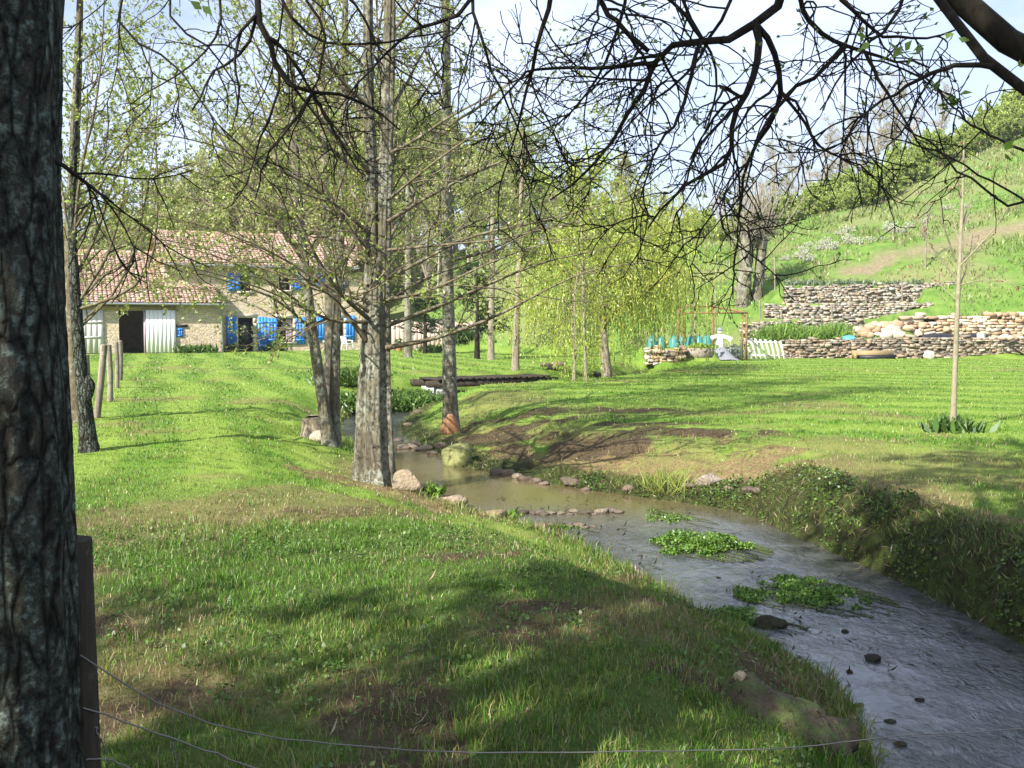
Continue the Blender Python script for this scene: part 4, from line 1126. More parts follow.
rl = [
 ([(787, 0, 5.0), (761, 19, 5.0), (740, 36, 5.0), (715, 43, 5.0), (678, 45, 5.0), (651, 52, 5.05), (653, 72, 5.1), (636, 105, 5.1), (589, 172, 5.2), (550, 200, 5.2)], .026, .004),
 ([(763, 23, 5.0), (761, 57, 4.95), (749, 91, 4.9), (733, 117, 4.85), (731, 140, 4.85), (734, 158, 4.8), (704, 174, 4.8), (674, 193, 4.8), (648, 228, 4.75)], .020, .004),
 ([(770, 20, 5.0), (780, 57, 5.05), (779, 98, 5.1), (772, 128, 5.15), (753, 142, 5.2), (741, 190, 5.2), (738, 250, 5.2)], .018, .003),
 ([(800, 2, 5.0), (806, 19, 5.0), (829, 38, 4.9), (851, 47, 4.85), (880, 60, 4.8), (905, 58, 4.75), (930, 68, 4.7)], .018, .004),
 ([(851, 47, 4.85), (821, 72, 4.8), (791, 91, 4.8), (765, 125, 4.8), (745, 165, 4.7), (712, 215, 4.7)], .012, .003),
 ([(860, 52, 4.85), (880, 85, 4.8), (905, 120, 4.75), (925, 155, 4.7)], .010, .003),
 ([(770, 100, 5.0), (799, 113, 5.0), (821, 151, 5.0), (851, 159, 5.0), (868, 172, 5.0), (886, 190, 5.0)], .009, .003),
 ([(993, 67, 4.05), (960, 63, 4.05), (930, 74, 4.1), (900, 90, 4.15), (872, 107, 4.2), (845, 130, 4.2)], .012, .003),
 ([(700, 44, 5.0), (690, 80, 4.9), (678, 120, 4.9), (655, 150, 4.8), (640, 200, 4.8)], .012, .003),
 ([(655, 60, 5.0), (620, 70, 5.0), (573, 66, 5.05), (534, 66, 5.1), (500, 100, 5.2), (470, 135, 5.2)], .012, .003),
 ([(550, 0, 5.1), (545, 20, 5.1), (538, 38, 5.1), (532, 78, 5.15), (520, 120, 5.2), (505, 170, 5.2)], .018, .003),
 ([(597, 0, 5.2), (618, 25, 5.15), (648, 51, 5.05)], .016, .012),
 ([(470, 2, 5.2), (462, 12, 5.2), (437, 23, 5.2), (409, 31, 5.2), (380, 60, 5.3), (352, 92, 5.3), (330, 120, 5.3)], .015, .003),
 ([(470, 4, 5.2), (491, 70, 5.2), (499, 92, 5.2), (520, 130, 5.2), (532, 165, 5.2)], .012, .003),
 ([(625, 0, 5.3), (615, 40, 5.3), (600, 75, 5.3), (575, 110, 5.3), (555, 125, 5.3), (520, 140, 5.3)], .012, .003),
 ([(680, 0, 5.2), (700, 30, 5.2), (720, 75, 5.25), (712, 120, 5.3), (690, 160, 5.3)], .012, .003),
 ([(840, 0, 4.9), (862, 20, 4.9), (885, 40, 4.9), (930, 38, 4.8), (955, 30, 4.7)], .014, .004),
 ([(735, 0, 5.4), (720, 25, 5.4), (690, 70, 5.4), (660, 95, 5.4), (630, 120, 5.5), (600, 165, 5.5)], .012, .003),
 ([(905, 0, 4.4), (890, 25, 4.4), (868, 45, 4.4), (840, 75, 4.4), (820, 110, 4.4)], .010, .003),
 ([(1040, 157, 3.2), (1024, 151, 3.2), (980, 132, 3.25), (957, 113, 3.3), (940, 92, 3.4)], .005, .0025),
 ([(1045, 228, 3.3), (1024, 217, 3.3), (980, 189, 3.3), (953, 166, 3.35), (935, 143, 3.4), (905, 128, 3.5)], .005, .0025),
 ([(1045, 214, 3.6), (1024, 199, 3.6), (980, 174, 3.6), (955, 160, 3.65), (920, 145, 3.7), (860, 132, 3.8)], .0045, .002)]
overhang('overhanging_tree', 'dark bare tree at the right edge whose knotty branches hang across the sky', rt, [.24, .21, .17, .12], [sc_main, sc_b, sc_c], [(.075, .03), (.026, .014), (.05, .02)], rl, (6, 4, 3), M_oak, OLIVE, 71,
         big=[(903, 48, 3.6, .05), (915, 52, 3.6, .045), (893, 62, 3.6, .04), (957, 36, 3.9, .045), (930, 88, 3.7, .04), (955, 102, 3.6, .045), (945, 105, 3.6, .04), (1018, 122, 3.1, .045), (1010, 150, 3.0, .04), (868, 45, 3.8, .05), (205, 5, 2.2, .03)])

# lichen covered trunk filling the left edge
lt = np.array([[-1.225, 2.32, H1(-1.2, 2.3) - .1], [-1.215, 2.32, .6], [-1.205, 2.32, 1.2], [-1.23, 2.32, 1.8], [-1.22, 2.32, 2.4], [-1.2, 2.34, 3.2], [-1.1, 2.4, 4.6], [-1.0, 2.5, 6.5], [-1.0, 2.6, 9.0]])
ls1 = np.array([[-1.18, 2.36, 3.3], [-1.1, 2.9, 3.6], [-1.0, 3.6, 3.75], [-1.1, 4.4, 3.75], [-1.2, 5.2, 3.7], [-1.5, 6.0, 3.8]])
ls2 = np.array([[-1.18, 2.38, 3.5], [-.8, 3.0, 3.85], [-.3, 4.0, 4.0], [.1, 5.0, 4.0]])
ll = [
 ([(258, 0, 5.0), (258, 23, 5.0), (273, 47, 5.0), (273, 74, 5.0), (290, 86, 5.0), (312, 95, 5.0), (340, 92, 5.05), (378, 109, 5.1), (400, 130, 5.1)], .022, .004),
 ([(309, 92, 5.0), (296, 118, 4.95), (281, 137, 4.9), (262, 165, 4.9), (255, 200, 4.9)], .010, .003),
 ([(312, 95, 5.0), (330, 125, 5.05), (345, 150, 5.1), (362, 175, 5.1)], .010, .003),
 ([(109, 0, 5.2), (125, 35, 5.2), (156, 51, 5.2), (184, 70, 5.2), (200, 100, 5.2), (230, 140, 5.2)], .011, .003),
 ([(305, 0, 5.1), (324, 23, 5.1), (324, 78, 5.1), (300, 110, 5.1), (288, 150, 5.1)], .010, .003),
 ([(215, 0, 5.3), (225, 30, 5.3), (200, 60, 5.3), (175, 75, 5.3), (130, 105, 5.3)], .010, .003),
 ([(350, 0, 5.2), (372, 30, 5.2), (380, 60, 5.2), (420, 80, 5.2), (445, 110, 5.2)], .010, .003),
 ([(160, 0, 5.0), (180, 30, 5.0), (215, 50, 5.0), (240, 90, 5.0), (232, 130, 5.0)], .009, .003),
 ([(52, 158, 2.34), (80, 178, 2.4), (113, 203, 2.5)], .006, .003),
 ([(280, 2, 5.2), (300, 30, 5.2), (345, 50, 5.2), (400, 40, 5.25), (450, 30, 5.3)], .011, .004)]
trunk_line = resample(lt[5:], 20)[None]
CL, CR = spawn(trunk_line, np.linspace(.15, .05, 20)[None], 24, .35, 1.0, 68, 12, 3.5, 10, .08, (0, 0, .03), .45, .4, .25, .015)
overhang('lichen_tree', 'broad dark trunk crusted with grey green lichen filling the left edge', lt, [.205, .178, .17, .172, .178, .182, .15, .11, .05], [ls1, ls2], [(.05, .02), (.045, .018)], ll, (6, 4, 2), M_oak, SPRING, 81,
         crown_limbs=(CL, CR, 18))
def low_branch():
    p = pl([(62, 166, 2.35), (80, 178, 2.4), (113, 203, 2.5)]); return p

# ------------------------------------------------------------------ fence of post and wires in the foreground
def near_fence():
    b = np.array([-1.07, 2.46, H1(-1.07, 2.46)])
    r = thing('wire_fence', 'dark fence post against the lichen trunk with slack wires sagging to the right', 'fence', b)
    top = at(84, 540, 2.46)[2]
    P = np.array([[-1.085, 2.46, b[2] - .3], [-1.085, 2.46, .5], [-1.095, 2.46, top]])
    n = 30; Q = resample(P, n)
    m = stem_mesh(Q, np.full(n, .052), 14, .06, .06, 5, 0, 60, 8); m.build('post', M_dkwood, r, True, b)
    def wire(pts, nm='wire', rr=.0022):
        Q = resample(chaikin(pl(pts), 2), 40); Q[1:-1] += rng.normal(0, .0016, Q[1:-1].shape)
        MB().tubes(Q, np.full(len(Q), rr), 6).build(nm, M_wire, r, True, b)
    wire([(80, 655, 2.42), (130, 688, 2.5), (180, 714, 2.6), (230, 730, 2.7), (300, 741, 2.9), (400, 750, 3.1), (480, 753, 3.25), (620, 752, 3.4), (720, 750, 3.45), (800, 748, 3.5), (860, 741, 3.5), (900, 735, 3.5), (1040, 728, 3.5)])
    wire([(83, 708, 2.42), (130, 722, 2.5), (170, 738, 2.55), (210, 752, 2.6), (260, 770, 2.65), (330, 800, 2.75), (500, 860, 3.0)])
    wire([(86, 760, 2.42), (108, 758, 2.46), (130, 768, 2.5), (200, 800, 2.6)])
    wire([(83, 710, 2.43), (98, 730, 2.45), (108, 758, 2.46), (112, 800, 2.47)], 'stay_wire')
    wire([(172, 740, 2.55), (178, 770, 2.55), (182, 810, 2.55)], 'stay_wire')
near_fence()

# fence running to the barn on the left
def far_fence():
    posts = [((86, 372, 22), 355, 86), ((95.5, 419, None), 345, 104), ((110, 403, None), 345, 108.5), ((117, 388, None), 342, 116), ((120, 380, None), 341, 120), ((119, 371, None), 343, 119.5), ((121, 365, None), 344, 121)]
    r = None; tops = []
    for (px, py, Y), ty, tx in posts:
        p = atz(px, py, 0.0) if Y is None else at(px, py, Y)
        p[2] = H1(p[0], p[1])
        if r is None: r = thing('wire_fence', 'line of weathered wooden posts with thin wires leading to the barn', 'fence', p); o = np.array(p)
        t = at(tx, ty, p[1]); W = np.array([p - [0, 0, .2], (p + t) / 2 + [.02, 0, 0], t])
        stem_mesh(resample(W, 14), np.full(14, .06 if py > 380 else .07), 9, .08, .1, int(px), 0, 16).build('post', M_wood, r, True, o)
        if px > 90: tops.append((p, t))
    for k in (.35, .65, .92):
        pts = np.array([a * (1 - k) + b * k for a, b in tops])
        MB().tubes(resample(pts, 40), np.full(40, .006), 4).build('wire', M_wire, r, False, o)
far_fence()

# ------------------------------------------------------------------ footbridge
def bridge():
    a = at(428, 381, 30.2); b = at(540, 379.5, 32.2); c = (a + b) / 2; ang = math.atan2(b[1] - a[1], b[0] - a[0]); L = np.linalg.norm(b[:2] - a[:2])
    r = thing('footbridge', 'low dark plank footbridge lying across the stream', 'bridge', (c[0], c[1], -.16), ang)
    m = MB(); n = int(L / .2)
    for i in range(n): m.box((-L / 2 + L * (i + .5) / n, .0, .19 + rng.normal(0, .006)), (L / n * .94, 1.3, .05), None, None, .01)
    m.build('deck', M_dkwood, r)
    for y in (-.55, .55): MB().bar([-L / 2 - .3, y, .06], [L / 2 + .3, y, .06], .14, .2).build('beam', M_dkwood, r)
    for x in (-L / 2 + .2, L / 2 - .2): MB().box((x, 0, -.2), (.4, 1.2, .3), None, None, .03).build('abutment', M_rock, r)
bridge()

# ------------------------------------------------------------------ dry stone walls of the kitchen garden
STONEC = [(.31, .265, .205), (.27, .225, .175), (.36, .325, .27), (.24, .21, .175), (.33, .26, .185), (.31, .29, .255), (.22, .19, .155)]
PALEC = [(.44, .35, .245), (.40, .29, .185), (.48, .41, .32), (.36, .245, .155)]
GREYC = [(.25, .21, .155), (.20, .165, .125), (.31, .27, .21), (.28, .205, .14), (.165, .14, .115)]
def stone_wall(label, x0, x1, y0, y1, zb, zt, cols=STONEC, thick=.5, sl=.42, sh=.19, slope=(0, 0), cat='stone wall', topj=.05, hole=.02):
    """courses of single stones between (x0,y0) and (x1,y1); slope = extra height of the top at either end"""
    A = np.array([x0, y0]); B = np.array([x1, y1]); L = np.linalg.norm(B - A); u = (B - A) / L; nn = np.array([-u[1], u[0]])
    org = np.array([x0, y0, zb]); m = MB()
    rot0 = np.array([[u[0], nn[0], 0], [u[1], nn[1], 0], [0, 0, 1]])
    z = zb - .15
    while True:
        h = sh * rng.uniform(.75, 1.3); s = -rng.uniform(0, .2); done = True
        while s < L:
            w = sl * rng.uniform(.35, 1.9); k = np.clip((s + w / 2) / L, 0, 1); top = zt + slope[0] * (1 - k) + slope[1] * k + rng.normal(0, topj)
            if z + h * .4 < top:
                done = False
                if rng.random() > hole:
                    hh = h * rng.uniform(.7, 1.25); a = rng.normal(0, .11); R = rot0 @ np.array([[math.cos(a), 0, -math.sin(a)], [0, 1, 0], [math.sin(a), 0, math.cos(a)]])
                    p = A + u * (s + w / 2) + nn * (thick / 2 + rng.normal(0, .045))
                    m.box((*p, z + h / 2), (w * .96, thick, hh), R, pal(1, cols, None, .13)[0], .07)
            s += w
        z += h * .97
        if done or z > zt + max(slope) + .3: break
    m.box((*((A + B) / 2 + nn * thick * .6), (zb + min(zt, zt + min(slope))) / 2 - .2), (L, thick * .5, max(.1, zt + min(slope) - zb - .3)), rot0, (.20, .165, .12))
    o = m.build('stone_wall', M_stone, None, False, org)
    return tag(o, label, cat, None, 'thing')
def xw(px, Y): return at(px, 330, Y)[0]
stone_wall('front dry stone wall of grey brown rubble along the back of the right lawn', xw(786, 49.9), xw(1075, 49.6), 49.9, 49.6, 0, .92, GREYC, .5, .26, .11, (0, .16))
stone_wall('short low stone wall under the row of teal cloches', xw(648, 45.6), xw(686, 45.6), 45.6, 45.6, .0, .62, PALEC, .5, .28, .12)
stone_wall('lowest of the three stepped terrace walls, behind the leafy vegetable bed', xw(744, 53.8), xw(862, 53.9), 53.8, 53.9, .75, 2.0, STONEC, .5, .24, .105, (-.25, 0))
stone_wall('middle of the three stepped terrace walls on the slope', xw(768, 55.8), xw(928, 55.9), 55.8, 55.9, 1.95, 2.86, STONEC, .5, .24, .105, (-.1, 0))
stone_wall('topmost stepped terrace wall, with grey plants along its crest', xw(786, 57.8), xw(960, 57.9), 57.8, 57.9, 2.75, 3.98, STONEC, .5, .24, .105, (-.2, .1))
stone_wall('pale stone retaining wall under the grassy slope at the right edge', xw(903, 52.85), xw(1075, 52.4), 52.85, 52.4, .85, 2.2, PALEC, .5, .34, .15, (-.1, .1))
hx = xw(882, 52.5)
for k in range(58):
    if k < 46: a_, r_ = rng.uniform(0, 6.28), math.sqrt(rng.uniform(0, 1)); x_, y_ = hx + 2.0 * r_ * math.cos(a_), 52.45 + .75 * r_ * math.sin(a_)
    else: x_, y_ = xw(rng.uniform(985, 1030), 51.6), 51.6 + rng.uniform(-.2, .5)
    q_ = rng.uniform(.2, .44); v, f = rock_arrays(np.array([q_, q_ * .75, q_ * .62]), 200 + k, 2, .3); p = np.array([x_, y_, H1(x_, y_) + q_ * .2])
    o = MB().add(v, f, pal(1, PALEC + [(.46, .41, .34)], None, .12)[0] * .95).build('boulder', M_stone, None, False, loc=p)
    tag(o, 'pale boulder of the tumbled stone heap behind the front wall', 'boulder', 'pale boulders heaped behind the front wall')

# vegetables, stakes and oddments in the garden
for i, px in enumerate(np.linspace(772, 838, 9)):
    Y = 51.6 + (i % 3) * .5; p = at(px, 340, Y); z = H1(p[0], Y)
    tuft_plant('vegetable_plant', (p[0], Y, z - .03), 'upright leafy green vegetable plant in the bed behind the front wall', 'plant', 420, .95 + .2 * math.sin(i), .8, [(.15, .26, .04), (.21, .32, .06), (.11, .2, .035)], 'leafy vegetables in the garden bed', .065)
for px, top, bot, Y, in ((775, 258, 297, 60), (835, 256, 276, 64), (850, 254, 274, 66), (866, 297, 320, 56.8), (902, 279, 315, 56.9), (801, 306, 328, 54.9), (832, 304, 324, 54.8), (870, 281, 299, 58.6), (939, 273, 290, 58.7), (716, 286, 345, 51), (695, 300, 345, 50), (782, 311, 338, 52.6), (760, 300, 330, 54.6)):
    p = at(px, bot, Y); p[2] = H1(p[0], Y); t = at(px + rng.normal(0, .6), top, Y)
    m = MB(); m.tubes(resample(np.array([p - [0, 0, .2], (p + t) / 2, t]), 6), np.full(6, .045), 7, None, True)
    near = {775: 'grey stake standing on the slope beside the old pollard', 835: 'left of two short grey stakes high on the grassy slope', 850: 'right of two short grey stakes high on the grassy slope', 866: 'grey stake before the middle terrace wall, left of the taller one', 902: 'tallest grey stake before the topmost terrace wall', 801: 'thin grey stake before the terrace walls near their left end', 832: 'grey stake at the centre of the lowest terrace wall',
            870: 'short stake on the crest of the topmost terrace wall', 939: 'short stake at the right end of the topmost terrace wall', 716: 'thin pole behind the scarecrow', 695: 'tall thin pole left of the scarecrow above the cloches', 782: 'stake rising out of the leafy vegetables at their left end', 760: 'grey stake at the left end of the lowest terrace wall, beside the pergola'}[px]
    tag(m.build('garden_stake', M_wood, None, True, p), near, 'stake')
for i, px in enumerate((792, 806, 820, 838, 852, 868, 890, 915)):
    Y = 58.7; p = at(px, 285, Y); z = H1(p[0], Y)
    tuft_plant('wall_plant', (p[0], Y, z - .02), 'low grey green plant on the crest of the topmost terrace wall', 'plant', 60, .45, .55, [(.13, .17, .11), (.09, .15, .05), (.18, .21, .14)], 'low plants along the topmost terrace', .1)
for i, (px, py) in enumerate(((652, 346), (661, 346.5), (674, 346), (683, 345), (691, 346), (699, 346), (707, 345.5))):
    Y = 46.8 + (i % 2) * .25; p = at(px, py + 1.2, Y); p[2] = max(p[2], H1(p[0], Y))
    c = thing('garden_cloche', ['teal plastic cloche at the left end of the row', 'second teal cloche from the left, slightly paler', 'teal cloche third from the left, above the short stone wall', 'teal cloche in the middle of the row, set a little higher', 'teal cloche third from the right, next to the pole', 'teal cloche second from the right', 'teal cloche at the right end of the row, nearest the scarecrow'][i], 'cloche', p, 0, 'teal cloches in the garden')
    prof = [(.26, 0), (.25, .06), (.20, .3), (.14, .46), (.07, .52), (.01, .53)]
    m = MB(); m.tubes([[0, 0, z] for _, z in prof], [r for r, _ in prof], 12); m.build('bell', M_teal, c, True)
    m = MB(); m.tubes([[0, 0, .5], [0, 0, .6]], [.03, .03], 8, None, True); m.build('knob', M_teal, c, True)
# bed edge under the cloches
p0 = at(678, 350, 46.6); p1 = at(712, 350, 46.6)
tuft_plant('salad_plant', ((at(699, 350, 46.5)[0]), 46.5, H1(at(699, 350, 46.5)[0], 46.5) - .02), 'bright yellow green leafy salad in front of the teal cloches', 'plant', 160, .3, .75, [(.24, .33, .04), (.17, .28, .04)], None, .16)
ebl = MB(); ebl.bar([at(686, 354, 46)[0], 45.93, .3], [at(712, 354, 46)[0], 45.93, .3], .08, .6); tag(ebl.build('edging_board', M_wood, None), 'weathered board edging the bed below the yellow green salad', 'board')

def scarecrow():
    Y = 48.3; p = at(720, 347, Y); p[2] = H1(p[0], Y)
    r = thing('scarecrow', 'scarecrow in a wide sleeved white shirt behind the grey sheet', 'scarecrow', p); r.scale = (.84, .84, .84)
    MB().tubes([[0, .06, -.1], [0, .06, 1.9]], [.035, .035], 8).build('pole', M_wood, r)
    MB().bar([-.55, .06, 1.28], [.55, .06, 1.28], .05).build('cross_bar', M_wood, r)
    m = MB(); prof = np.array([[.20, .45], [.22, .7], [.20, 1.0], [.23, 1.2], [.2, 1.36], [.08, 1.42]])
    th = np.arange(16) * 2 * np.pi / 16; V = np.stack([np.stack([a * (1 + .1 * np.sin(3 * th + z * 5)) * np.cos(th), .55 * a * (1 + .1 * np.cos(4 * th)) * np.sin(th) + .06, np.full(16, z) + .02 * np.sin(2 * th)], -1) for a, z in prof])
    i = np.arange(96).reshape(6, 16); m.add(V, np.stack([i[:-1], np.roll(i[:-1], -1, 1), np.roll(i[1:], -1, 1), i[1:]], -1).reshape(-1, 4))
    for s in (-1, 1): m.tubes(np.array([[s * .12, .06, 1.28], [s * .38, .06, 1.24], [s * .62, .05, 1.1]]), np.array([.14, .13, .17]), 10)
    m.build('shirt', M_cloth, r, True)
    v, f = ICO[3]; h = MB(); h.add(v * [.13, .13, .15] + [0, .06, 1.6], f); h.build('head', M_cloth, r, True)
    h = MB(); h.tubes([[0, .06, 1.66], [0, .06, 1.69], [0, .06, 1.7], [0, .06, 1.8]], [.2, .2, .13, .10], 14, None, True); h.build('hat', M_tarp, r, True)
scarecrow()
def sheet():
    Y = 47.0; n = 14; m = MB(); c = at(716, 350, Y); z0 = H1(c[0], Y)
    x = np.linspace(-.95, 1.0, n); y = np.linspace(-.55, .6, n); X, Yg = np.meshgrid(x, y)
    Z = .62 * np.exp(-((X / .75) ** 4 + ((Yg - .15) / .5) ** 4)) + .10 * (fb2(X, Yg, .3, 3, 9) - .3)
    V = np.stack([X, Yg, Z], -1).reshape(-1, 3); i = np.arange(n * n).reshape(n, n)
    m.add(V, np.stack([i[:-1, :-1], i[:-1, 1:], i[1:, 1:], i[1:, :-1]], -1).reshape(-1, 4))
    tag(m.build('ground_sheet', M_tarp, None, True, loc=(c[0], Y, z0 + .02)), 'grey sheet draped over a heap below the scarecrow', 'tarpaulin')
    p = at(735, 350, 47.6); tuft_plant('glass_pot', (p[0], 47.6, H1(p[0], 47.6)), 'silvery leaved plant between the grey sheet and the pergola post', 'plant', 110, .85, .5, [(.30, .34, .30), (.22, .27, .2)], None, .13).name = 'silvery_plant'
sheet()
def pergola():
    Y = 46.5; a = at(683, 362, Y - .3); b = at(746, 361, Y - .3); h = at(746, 314, Y)[2]; D = 3.2
    a[2] = H1(a[0], a[1]); b[2] = H1(b[0], b[1])
    r = thing('pergola', 'rusty orange metal pergola frame at the entrance of the vegetable garden', 'pergola', a); o = np.array(a)
    hz = at(684, 314, Y)[2]
    tops = [np.array([a[0], a[1], hz]), np.array([b[0], b[1], hz]), np.array([a[0] + .3, a[1] + D, hz + .35]), np.array([b[0] - .9, b[1] + D, hz + .35])]
    for t in tops:
        MB().bar([t[0], t[1], min(0, o[2]) if t[1] < Y + 1 else H1(t[0], t[1])], t, .09).build('post', M_rust, r, False, o)
    t5 = tops[1] + [-.18, .05, 0]; MB().bar([t5[0], t5[1], 0], t5, .07).build('post', M_rust, r, False, o)
    for i, j in ((0, 1), (2, 3), (0, 2), (1, 3)): MB().bar(tops[i] + [0, 0, .05], tops[j] + [0, 0, .05], .08).build('rail', M_rust, r, False, o)
    v = MB(); v.leaves(np.array([tops[1] * (1 - t) + np.array([b[0], b[1], 0]) * t + rng.normal(0, .1, 3) for t in rng.uniform(0, 1, 60)]), .12, pal(60, OLIVE), .5); v.build('climber', M_leaf, r, False, o)
pergola()
def pallet_gate():
    Y = 48.6; a = at(751, 361, Y); b = at(786, 360, Y); z = H1(a[0], Y); w = b[0] - a[0]
    r = thing('pallet_gate', 'white slatted pallet leaning askew against the end of the front wall', 'gate', (a[0], Y, z))
    for i in range(8):
        x = .05 + w * .92 * i / 7; m = MB(); m.bar([x + .02, 0, -.02], [x - .28 + .02 * i, .28, 1.02 - .02 * i], .095, .025); m.build('slat', M_offw, r)
    for z_, dx in ((.2, -.03), (.85, -.2)): MB().bar([dx - .06, z_ * .28 + .05, z_], [w * .98 + dx, z_ * .28 + .05, z_ - .06], .03, .09).build('rail', M_offw, r)
pallet_gate()
def oddments():
    p = at(874, 352.5, 49.0); p[2] = H1(p[0], 49.0)
    r = thing('planter_box', 'reddish board box with a black liner at the foot of the front wall', 'planter', p)
    MB().box((0, .2, .2), (2.0, .12, .40), None, None, .02).box((-.95, .0, .18), (.1, .5, .36)).build('board', M_beam, r)
    MB().box((.12, .0, .08), (1.7, .34, .22), None, None, .03).build('liner', M_black, r)
    p = at(849, 339, 50.9); p[2] = H1(p[0], 50.9)
    v, f = rock_arrays((.36, .3, .16), 90, 3, .3, False); tag(MB().add(v + [0, 0, .12], f).build('plastic_bag', M_bluetarp, None, True, loc=p), 'crumpled light blue plastic bag at the end of the vegetable bed', 'bag')
    p = at(953, 336, 51.6); p[2] = H1(p[0], 51.6)
    n = 20; m = MB(); x = np.linspace(-1.7, 1.7, n); y = np.linspace(-.4, .5, 8); X, Yg = np.meshgrid(x, y); Z = .25 + .25 * fb2(X, Yg, .5, 3, 4) - .3 * (np.abs(Yg) / .5) ** 2
    i = np.arange(n * 8).reshape(8, n); m.add(np.stack([X, Yg, Z], -1).reshape(-1, 3), np.stack([i[:-1, :-1], i[:-1, 1:], i[1:, 1:], i[1:, :-1]], -1).reshape(-1, 4))
    tag(m.build('ground_sheet', M_black, None, True, loc=p), 'dark sheet spread between the front wall and the pale retaining wall', 'tarpaulin')
    p = at(981, 338, 51.2); p[2] = H1(p[0], 51.2)
    r = thing('white_bucket', 'white plastic bucket beside the dark sheet behind the front wall', 'bucket', p)
    MB().tubes([[0, 0, 0], [0, 0, .4], [0, 0, .42]], [.17, .23, .25], 14, None, True).build('bucket_body', M_white, r, True); t = np.linspace(0, np.pi, 12)
    MB().tubes(np.c_[np.cos(t) * .24, np.full(12, -.05), .42 - np.sin(t) * .1], np.full(12, .01), 5).build('handle', M_zinc, r)
    a = at(1000, 340, 49.2); b = at(1030, 359, 49.2); tag(MB().bar(a, b, .09).build('leaning_pole', M_dkwood, None), 'dark pole leaning on the front wall at the right edge', 'pole')
    p = at(929, 354, 49.3); v, f = rock_arrays((.28, .22, .3), 95, 3); tag(MB().add(v, f, (.5, .46, .38)).build('boulder', M_stone, None, False, loc=(p[0], 49.3, .18)), 'single pale boulder at the foot of the front wall', 'boulder')
    # branch of blossom
oddments()

# ------------------------------------------------------------------ wooded background: every tree its own object
def bg_proto(name, label, h, cols, per, leaf, loc, nl=24, ll=3.4, tw=6, tw2=4, t0=.25, ang=50, group=None, trunk_r=.17, wig=.35, stems=1, mat=M_bgtwig, cover=.75, cat='tree', spread=.06, ltw=1.5, ltw2=.75):
    r = thing(name, label, cat, loc, 0, group)
    S = []
    for k in range(stems):
        a = rng.uniform(0, 6.3); q = np.array([[.25 * math.cos(a) * (stems > 1), .25 * math.sin(a) * (stems > 1), -.4]])
        n = 6; z = np.linspace(-.4, h * (1 if k == 0 else .85), n); off = np.cumsum(rng.normal(0, wig, (n, 2)), 0) * np.linspace(0, 1, n)[:, None]
        S.append((np.c_[q[0, 0] + off[:, 0], q[0, 1] + off[:, 1], z], [trunk_r, trunk_r * .85, trunk_r * .6, .02]))
    stem(r, np.zeros(3), S, mat, sides=8, flute=.05, seed=int(h * 7), n=20)
    LL, RR = [], []
    for W, rad in S:
        P = resample(chaikin(W, 2), 20)[None]; R = np.interp(np.linspace(0, 1, 20), np.linspace(0, 1, len(rad)), rad)[None]
        a, b = spawn(P, R, nl // stems, t0, 1.0, ang, 10, ll, 9, .09, (0, 0, spread), .5, .6, .25, .02); LL.append(a); RR.append(b)
    crown_from(np.vstack(LL), np.vstack(RR), mat, M_leaf, r, np.zeros(3), tw, tw2, ltw, ltw2, leaf, per, cols, (0, 0, .04), cover=cover, sides=5)
    # crown meshes were built around the origin: parent them without shifting
    for c in r.children: c.location = (0, 0, 0)
    return r

PALEG = [(.38, .43, .15), (.45, .48, .19), (.31, .36, .12), (.46, .45, .23), (.40, .36, .21)]
BUD = [(.36, .31, .20), (.32, .30, .16), (.40, .38, .22)]
G1 = 'pale leafing trees behind the farmhouse and willow'; G2 = 'bare grey trees on the wooded hill'; G3 = 'olive green bushes along the hill crest'
protos = {
 'leaf': bg_proto('woodland_tree', 'tall tree in pale young leaf, one of the wood behind the farmhouse and willow', 14, PALEG, 13, .20, (0, 0, -400), 30, 3.8, 6, 5, group=G1),
 'leaf2': bg_proto('woodland_tree', 'tall tree in pale young leaf, one of the wood behind the farmhouse and willow', 12.5, PALEG, 13, .20, (0, 0, -400), 26, 3.6, 6, 5, t0=.15, stems=2, group=G1),
 'bare': bg_proto('bare_tree', 'bare grey twiggy tree on the wooded hill behind the meadow', 13, BUD, 5, .13, (0, 0, -400), 30, 3.8, 8, 7, group=G2, cover=.5, ang=42),
 'bare2': bg_proto('bare_tree', 'bare grey twiggy tree on the wooded hill behind the meadow', 9, BUD, 3, .11, (0, 0, -400), 28, 3.4, 7, 6, group=G2, stems=3, cover=.5, ang=40, t0=.2),
 'bush': bg_proto('hill_bush', 'rounded olive green bush along the crest of the hill meadow', 3.0, [(.32, .42, .09), (.40, .46, .13), (.25, .34, .07)], 18, .16, (0, 0, -400), 36, 2.2, 7, 4, t0=.02, ang=58, group=G3, trunk_r=.07, stems=4, cover=1, cat='bush', ltw=1.0, ltw2=.5),
}
used = set()
def put(kind, x, y, s=1.0, dz=0.0, label=None, group=None):
    z = H1(x, y) - .1 + dz; p = protos[kind]; rz = rng.uniform(0, 6.3)
    sc = (s * rng.uniform(.9, 1.12), s * rng.uniform(.9, 1.12), s * rng.uniform(.92, 1.08))
    if kind not in used:
        used.add(kind); p.location = (x, y, z); p.rotation_euler = (0, 0, rz); p.scale = sc; return p
    return dup(p, (x, y, z), rz, sc)
def putpx(kind, px, Y, s=1.0): return put(kind, (px - 512) / F * Y, Y, s)
